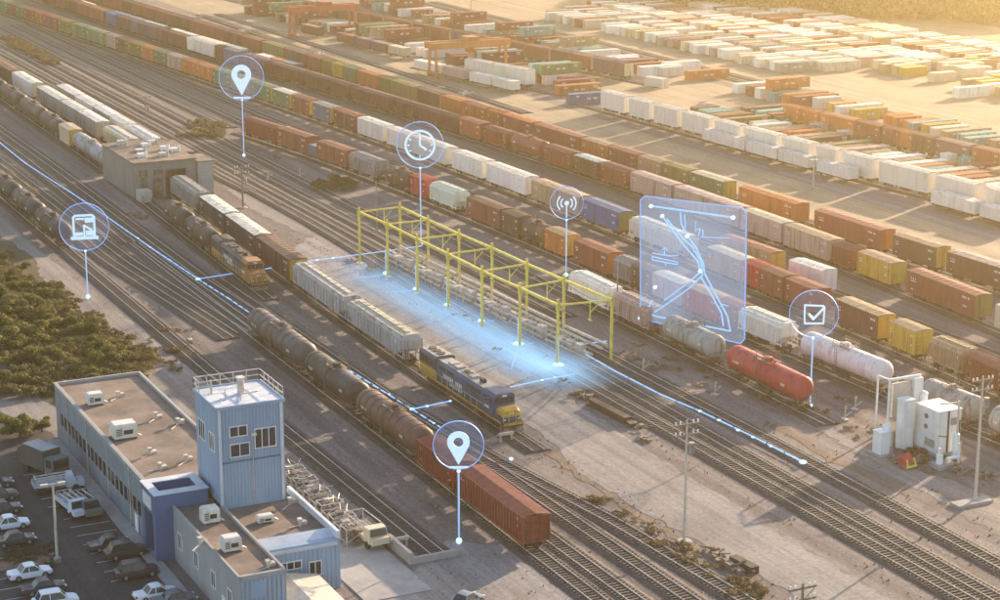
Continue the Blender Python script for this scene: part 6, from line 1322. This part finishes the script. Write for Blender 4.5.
# bumping posts at stub ends
for px in ((506, 442), (400, 548)):
    g_ = at(*px); r = empty('buffer_stop', (g_.x, g_.y, 0), 0, 'pale steel buffer stop at the ' + ('track end before the blue locomotive' if px[0] > 450 else 'end of the office siding'), 'buffer stop')
    link('frame', MB().bar((-1.6, -.75, .3), (0, -.75, 1.2), .16).bar((-1.6, .75, .3), (0, .75, 1.2), .16).bar((0, -.75, .1), (0, -.75, 1.3), .2).bar((0, .75, .1), (0, .75, 1.3), .2).mesh('buffer_frame', M['pipe']), r); link('beam', MB().bar((0, -1.0, 1.1), (0, 1.0, 1.1), .3).mesh('buffer_beam', M['lamp']), r)
# ------------------------------------------------------------------ glowing markers
def facing(o, p):
    d = Vector((CAM.x-p.x, CAM.y-p.y, 0)).normalized(); yaw = math.atan2(d.y, d.x); return yaw
def stroke(mb, pts, w, d0=.1, d1=.22, closed=False):
    """flat strokes in the local y (across) / z (up) plane with depth along x"""
    if closed: pts = list(pts)+[pts[0]]
    for (a, b), (c, d) in zip(pts[:-1], pts[1:]):
        l = math.hypot(c-a, d-b) or 1e-6; nx, nz = -(d-b)/l*w/2, (c-a)/l*w/2; ex, ez = (c-a)/l*w*.3, (d-b)/l*w*.3
        q = [(a-ex-nx, b-ez-nz), (c+ex-nx, d+ez-nz), (c+ex+nx, d+ez+nz), (a-ex+nx, b-ez+nz)]
        mb.add([(d0, y, z) for y, z in q]+[(d1, y, z) for y, z in q], [(0, 1, 2, 3), (4, 7, 6, 5), (0, 4, 5, 1), (1, 5, 6, 2), (2, 6, 7, 3), (3, 7, 4, 0)])
    return mb
def arc(r, a0, a1, n=20, cy=0, cz=0): return [(cy+r*math.cos(a0+(a1-a0)*i/n), cz+r*math.sin(a0+(a1-a0)*i/n)) for i in range(n+1)]
def icon_pin(R):
    mb = MB(); n = 36; out = [(0, -.66*R)]; inn = [(0, .13*R-.16*R)]
    for i in range(n-1):
        a = math.radians(-29+238*i/(n-2)); out.append((.37*R*math.cos(a), .37*R*math.sin(a)+.13*R))
        a = -PI/2+2*PI*(i+1)/n; inn.append((.16*R*math.cos(a), .16*R*math.sin(a)+.13*R))
    vs = [(.1, y, z) for y, z in out]+[(.1, y, z) for y, z in inn]+[(.22, y, z) for y, z in out]+[(.22, y, z) for y, z in inn]; fs = []
    for i in range(n):
        j = (i+1) % n; fs += [(i, j, n+j, n+i), (2*n+i, 3*n+i, 3*n+j, 2*n+j), (i, 2*n+i, 2*n+j, j), (n+i, n+j, 3*n+j, 3*n+i)]
    mb.add(vs, fs); return stroke(mb, [(-.3*R, -.74*R), (.3*R, -.74*R)], .06*R)
def icon_clock(R):
    mb = MB(); stroke(mb, arc(.62*R, 0, 2*PI, 36), .09*R); stroke(mb, [(0, .42*R), (0, 0), (.26*R, -.2*R)], .08*R)
    for i in range(12):
        a = i*PI/6
        if i % 3 == 0 or i % 2: stroke(mb, [(.46*R*math.cos(a), .46*R*math.sin(a)), (.53*R*math.cos(a), .53*R*math.sin(a))], .05*R)
    return mb
def icon_antenna(R):
    mb = MB(); mb.cyl((.1, 0, 0), (.22, 0, 0), .14*R, n=16); stroke(mb, [(0, -.1*R), (0, -.85*R)], .07*R)
    for s in (0, PI):
        for r_ in (.34, .56): stroke(mb, arc(r_*R, s-.75, s+.75, 12), .075*R)
    return mb
def icon_check(R):
    mb = MB(); stroke(mb, [(-.38*R, .38*R), (.36*R, .38*R), (.42*R, .3*R), (.40*R, -.36*R), (-.36*R, -.40*R), (-.38*R, 0)], .07*R, closed=True); stroke(mb, [(-.2*R, 0), (-.02*R, -.2*R), (.40*R, .3*R)], .09*R); return mb
def icon_train(R):
    mb = MB(); stroke(mb, [(-.42*R, -.38*R), (-.42*R, .42*R), (-.34*R, .5*R), (.34*R, .5*R), (.42*R, .42*R), (.42*R, -.38*R)], .09*R); stroke(mb, [(-.52*R, -.45*R), (.52*R, -.45*R)], .13*R); stroke(mb, [(-.3*R, .36*R), (.0, .36*R)], .08*R); stroke(mb, [(.1*R, .3*R), (.36*R, .3*R)], .2*R)
    stroke(mb, [(0, -.35*R), (0, .08*R), (.3*R, -.12*R)], .08*R); stroke(mb, [(-.36*R, -.28*R), (-.1*R, -.28*R)], .14*R); stroke(mb, [(.12*R, -.25*R), (.4*R, -.25*R)], .2*R); return mb
def marker(base, cy_px, r_px, stem_top, icon, lab):
    g_ = at(*base); zc = height_over(g_, cy_px); sc_ = FPX/((g_-CAM).dot(cf)); R = r_px/sc_; zt = height_over(g_, stem_top)
    o = empty('glowing_marker', (g_.x, g_.y, 0), 0, lab, 'marker', 'glowing markers'); o.rotation_euler = (0, 0, facing(o, g_))
    link('stem', MB().cyl((0, 0, 0), (0, 0, zt), .10, n=8).mesh('marker_stem', M['h_stem']), o)
    dm = MB().cyl((-.06, 0, zc), (.06, 0, zc), R*.97, n=48); link('disc', dm.mesh('marker_disc', M['h_disc']), o)
    rg = MB(); n = 64; w = .014*R
    rg.loft([[(x, (R+e)*math.cos(2*PI*i/n), zc+(R+e)*math.sin(2*PI*i/n)) for i in range(n)] for x, e in ((-.1, -w), (.1, -w), (.1, w), (-.1, w), (-.1, -w))], 0, False)
    link('ring', rg.mesh('marker_ring', M['h_ring']), o)
    ic = icon(R*(1.2 if icon is icon_pin else 1.0)); ic.v = [(x+.1, y, z+zc) for x, y, z in ic.v]; link('icon', ic.mesh('marker_icon', M['h_icon']), o)
    def ball(z, r_):
        b = MB(); b.loft([[(r_*math.sin(t)*math.cos(2*PI*i/12), r_*math.sin(t)*math.sin(2*PI*i/12), z+r_*math.cos(t)) for i in range(12)] for t in (.05, .5, 1.0, 1.57, 2.1, 2.6, 3.09)]); return b
    link('base_light', ball(.4, .34).mesh('marker_base', M['h_node'], True), o); link('top_light', ball(zt, .2).mesh('marker_top', M['h_node'], True), o)
marker((244, 157), 78, 22, 100, icon_pin, 'glowing blue disc marker with a map pin, over the far tracks')
marker((421, 246), 145, 23, 168, icon_clock, 'glowing blue disc marker with a clock face, beside the yellow gantry')
marker((566, 277), 203, 16.5, 220, icon_antenna, 'glowing blue disc marker with an antenna symbol, before the dark blue boxcar')
marker((810, 408), 314, 24, 338, icon_check, 'glowing blue disc marker with a tick box, at the red tank car')
marker((459, 544), 445, 25, 471, icon_pin, 'glowing blue disc marker with a map pin, by the long red hopper')
marker((88, 299), 227, 24, 251, icon_train, 'glowing blue disc marker with a train symbol, by the tank train')
# map panel: upright pane following the tracks
A0 = at(641, 336); B0 = at(744, 366); dirp = (B0-A0); dirp.z = 0; dirp.normalize(); nrm = Vector((-dirp.y, dirp.x, 0))
if nrm.dot(CAM-A0) < 0: nrm = -nrm
def PP(x, y, off=0.0): p = on_plane(x, y, A0, nrm); return p+nrm*off
pn = empty('map_panel', A0, 0, 'glowing translucent map panel with a branching track diagram before the boxcars', 'panel')
def PW(o): o.matrix_parent_inverse = Matrix.Translation(-Vector(A0)); return o
cs = [PP(645, 196), PP(743, 208), PP(747, 213), PP(745, 339), PP(741, 343.5), PP(644, 319), PP(641, 315), PP(641, 200)]
pane = MB(); n = len(cs); pane.add([tuple(c) for c in cs]+[tuple(c-nrm*.12) for c in cs], [tuple(range(n)), tuple(range(2*n-1, n-1, -1))]+[(i, (i+1) % n, n+(i+1) % n, n+i) for i in range(n)])
PW(link('pane', pane.mesh('panel_pane', M['h_panel']), pn))
def pl(pts, w, name, mat, closed=False):
    mb = MB(); P_ = [PP(x, y, .12) for x, y in pts]
    if closed: P_.append(P_[0])
    for a, b in zip(P_[:-1], P_[1:]):
        if (b-a).length > 1e-3: mb.bar(a, b, w*.78, w*.78)
    return PW(link(name, mb.mesh(name, mat), pn))
pl([(645, 196), (743, 208), (747, 213), (745, 339), (741, 343.5), (644, 319), (641, 315), (641, 200)], .16, 'border', M['h_ring'], True)
for pts, w in (([(652, 206), (734, 217.5)], .26), ([(663, 216), (681, 241), (699, 262), (700.5, 272), (691, 281), (665, 300)], .2), ([(667.5, 219), (683, 238), (693, 247), (702, 262), (703, 275), (690, 288), (673, 300), (655, 312)], .2), ([(681, 212), (682, 224), (689, 237), (698, 250), (704, 264), (705, 273), (716, 294), (728, 316), (731, 331)], .2), ([(685, 214), (686, 226), (684, 230)], .15), ([(701, 276), (711, 293), (722, 313), (724, 326)], .2),
        ([(653, 300), (647, 312), (656, 316), (731, 331)], .2), ([(653, 253), (670, 256), (679, 255)], .14), ([(653, 256.5), (678, 262), (678, 264.5), (653, 260), (653, 256.5)], .14), ([(665, 248), (665, 255)], .14), ([(662, 250), (665, 247.5), (668, 250)], .12), ([(666, 262), (666, 266)], .12), ([(701, 237), (730, 238)], .1), ([(697, 229), (701, 229.5), (698.5, 236)], .14), ([(703.5, 229.5), (703.5, 236)], .14), ([(696, 221), (696, 232)], .08), ([(722, 304), (729, 306)], .14)):
    pl(pts, w, 'diagram_line', M['h_line'])
for px in ((652, 206), (734, 217.5), (663, 216), (688, 236), (701, 271), (641, 318), (656, 287)):
    p = PP(*px, .2); b = MB(); b.loft([[tuple(p+nrm*(.3*math.cos(t))+dirp*(.3*math.sin(t)*math.cos(2*PI*i/10))+Vector((0, 0, .3*math.sin(t)*math.sin(2*PI*i/10)))) for i in range(10)] for t in (.1, .8, 1.57, 2.3, 3.0)]); PW(link('node_light', b.mesh('panel_node', M['h_node']), pn))
# light trails laid on the ground
def trail(pts, lab, w=.30, nodes=(), dash=None, z=.42, mat='h_line'):
    w = w*.72; nodes = [(x, y, r*.66) for x, y, r in nodes]
    P_ = [at(x, y, z) for x, y in pts]; o = empty('light_trail', (P_[0].x, P_[0].y, 0), 0, lab, 'light trail', 'glowing trails on the ground'); inv = Matrix.Translation((-P_[0].x, -P_[0].y, 0))
    mb = MB()
    for a, b in zip(P_[:-1], P_[1:]):
        if dash:
            l = (b-a).length; t = 0.0
            while t < l: mb.bar(a.lerp(b, t/l), a.lerp(b, min(1, (t+dash[0])/l)), w, .1); t += dash[0]+dash[1]
        else: mb.bar(a, b, w, .1)
    link('line', mb.mesh('trail_line', M[mat]), o).matrix_parent_inverse = inv
    for x, y, r_ in nodes:
        p = at(x, y, z); b = MB(); b.loft([[(p.x+r_*math.sin(t)*math.cos(2*PI*i/10), p.y+r_*math.sin(t)*math.sin(2*PI*i/10), p.z+r_*.45*math.cos(t)) for i in range(10)] for t in (.08, .7, 1.3, 1.9, 2.5, 3.06)])
        link('node_light', b.mesh('trail_node', M['h_node'], True), o).matrix_parent_inverse = inv
    return o
trail([(-12, 133), (25, 163), (87, 203), (110, 219), (150, 247), (198, 279)], 'glowing blue trail running between the tank trains to a bright node', .24, ((138, 238, .3), (150, 247, .3), (170, 260, .25), (198, 279, .6)), (2.6, .5))
trail([(198, 279), (228, 298), (250, 313), (318, 352), (365, 380), (412, 409), (440, 427)], 'dashed glowing blue trail from the node past the grey tank cars', .26, ((412, 409, .5), (389, 394, .3), (351, 372, .3), (434, 423, .3)), (1.6, .9))
trail([(198, 279), (236, 273), (265, 269), (310, 261), (387, 251), (422, 246)], 'glowing blue trail crossing from the orange locomotive to the gantry', .26, ((317, 260, .4), (333, 258, .4), (387, 251, .35), (262, 269.5, .3)))
trail([(412, 409), (427, 406), (450, 401)], 'short glowing trail pointing at the blue locomotive', .3, ((427, 406, .4), (450, 401, .35)))
trail([(510, 387), (542, 380), (575, 374)], 'glowing trail from the blue locomotive nose to the gantry foot', .26, ((542, 380, .35), (555, 377, .25)))
trail([(571, 346), (590, 343), (607, 341)], 'short glowing trail from the kerb end to the gantry post', .22, ((571, 346, .55),))
trail([(388, 253), (450, 284), (510, 314), (571, 346)], 'glowing blue line along the top of the concrete kerb', .2, (), None, .98, 'h_ring')
trail([(571, 346), (615, 371), (660, 394), (700, 411), (750, 435), (803, 462)], 'glowing blue trail along the track toward the bright end node', .28, ((700, 411, .4), (719, 420, .4), (738, 430, .4), (753, 437, .35), (771, 446, .35), (803, 462, .7)), (3.4, .35))
trail([(348, 281), (387, 274)], 'faint glowing line reaching the first gantry post foot', .16, (), None, .1, 'h_ring')
trail([(386, 293), (417, 290), (436, 288)], 'faint glowing line at the second gantry post foot', .16, (), None, .1, 'h_ring')
trail([(482, 322), (510, 319)], 'faint glowing line at the third gantry post foot', .16, (), None, .1, 'h_ring')
trail([(511, 369), (519, 345), (545, 341)], 'faint glowing line at the fourth gantry post foot', .16, (), None, .1, 'h_ring')
q = at(511, 462); b = MB(); b.loft([[(q.x+.26*math.sin(t)*math.cos(2*PI*i/10), q.y+.26*math.sin(t)*math.sin(2*PI*i/10), .4+.2*math.cos(t)) for i in range(10)] for t in (.08, .7, 1.3, 1.9, 2.5, 3.06)]); tag(link('ground_light', b.mesh('ground_light', M['h_node'], True)), 'single glowing ground light beside the track before the blue locomotive', 'ground light')
for i, (x, y) in enumerate(((387, 274), (417, 290), (448, 306), (482, 322), (519, 345), (559, 366))):
    p = at(x, y); sz = .55+.35*(i >= 4); o = empty('post_light', (p.x, p.y, 0), 0, f"glowing light column standing before the front gantry posts, {ordinal(6-i)} from the near end", 'light column', 'light columns under the gantry')
    link('stem', MB().cyl((.3, -.3, 0), (.3, -.3, 4.2), .10, n=8).mesh('post_light_stem', M['h_stem']), o)
    b = MB(); b.loft([[(.3+sz*math.sin(t)*math.cos(2*PI*k/10), -.3+sz*math.sin(t)*math.sin(2*PI*k/10), .25+.3*math.cos(t)) for k in range(10)] for t in (.08, .7, 1.3, 1.9, 2.5, 3.06)]); link('base_light', b.mesh('post_light_base', M['h_node'], True), o)
fl = MB(); fl.add([(-45, -10, 0), (45, -10, 0), (45, 10, 0), (-45, 10, 0)], [(0, 1, 2, 3)])  # emissive sheet that paints the blue glow lying over the ground
tag(link('ground_glow', fl.mesh('ground_glow', M['h_glow'], recalc=False), None, None, (-263, 119.8, .40), .03), 'painted pool of blue glow on the ground along the gantry front', 'painted glow')
# ------------------------------------------------------------------ haze
def haze():
    b = MB().box(-5600, 2800, -3800, 3800, -1.2, 86.0); o = link('haze', b.mesh('haze', []), None); m = bpy.data.materials.new('haze'); m.use_nodes = True; nt = m.node_tree
    nt.nodes.remove(nt.nodes['Principled BSDF']); v = nt.nodes.new('ShaderNodeVolumePrincipled'); v.inputs['Color'].default_value = (*HAZE_COLOR, 1); v.inputs['Density'].default_value = HAZE_DENSITY; v.inputs['Anisotropy'].default_value = HAZE_G
    nt.links.new(v.outputs[0], nt.nodes['Material Output'].inputs['Volume']); o.data.materials.append(m); tag(o, kind='stuff')
haze()
for o in scene.objects:
    if 'label' in o and len(o['label'].split()) > 16: print('LONG', o['label'])
print('containers', NCONT[0], 'objects', len(scene.objects))
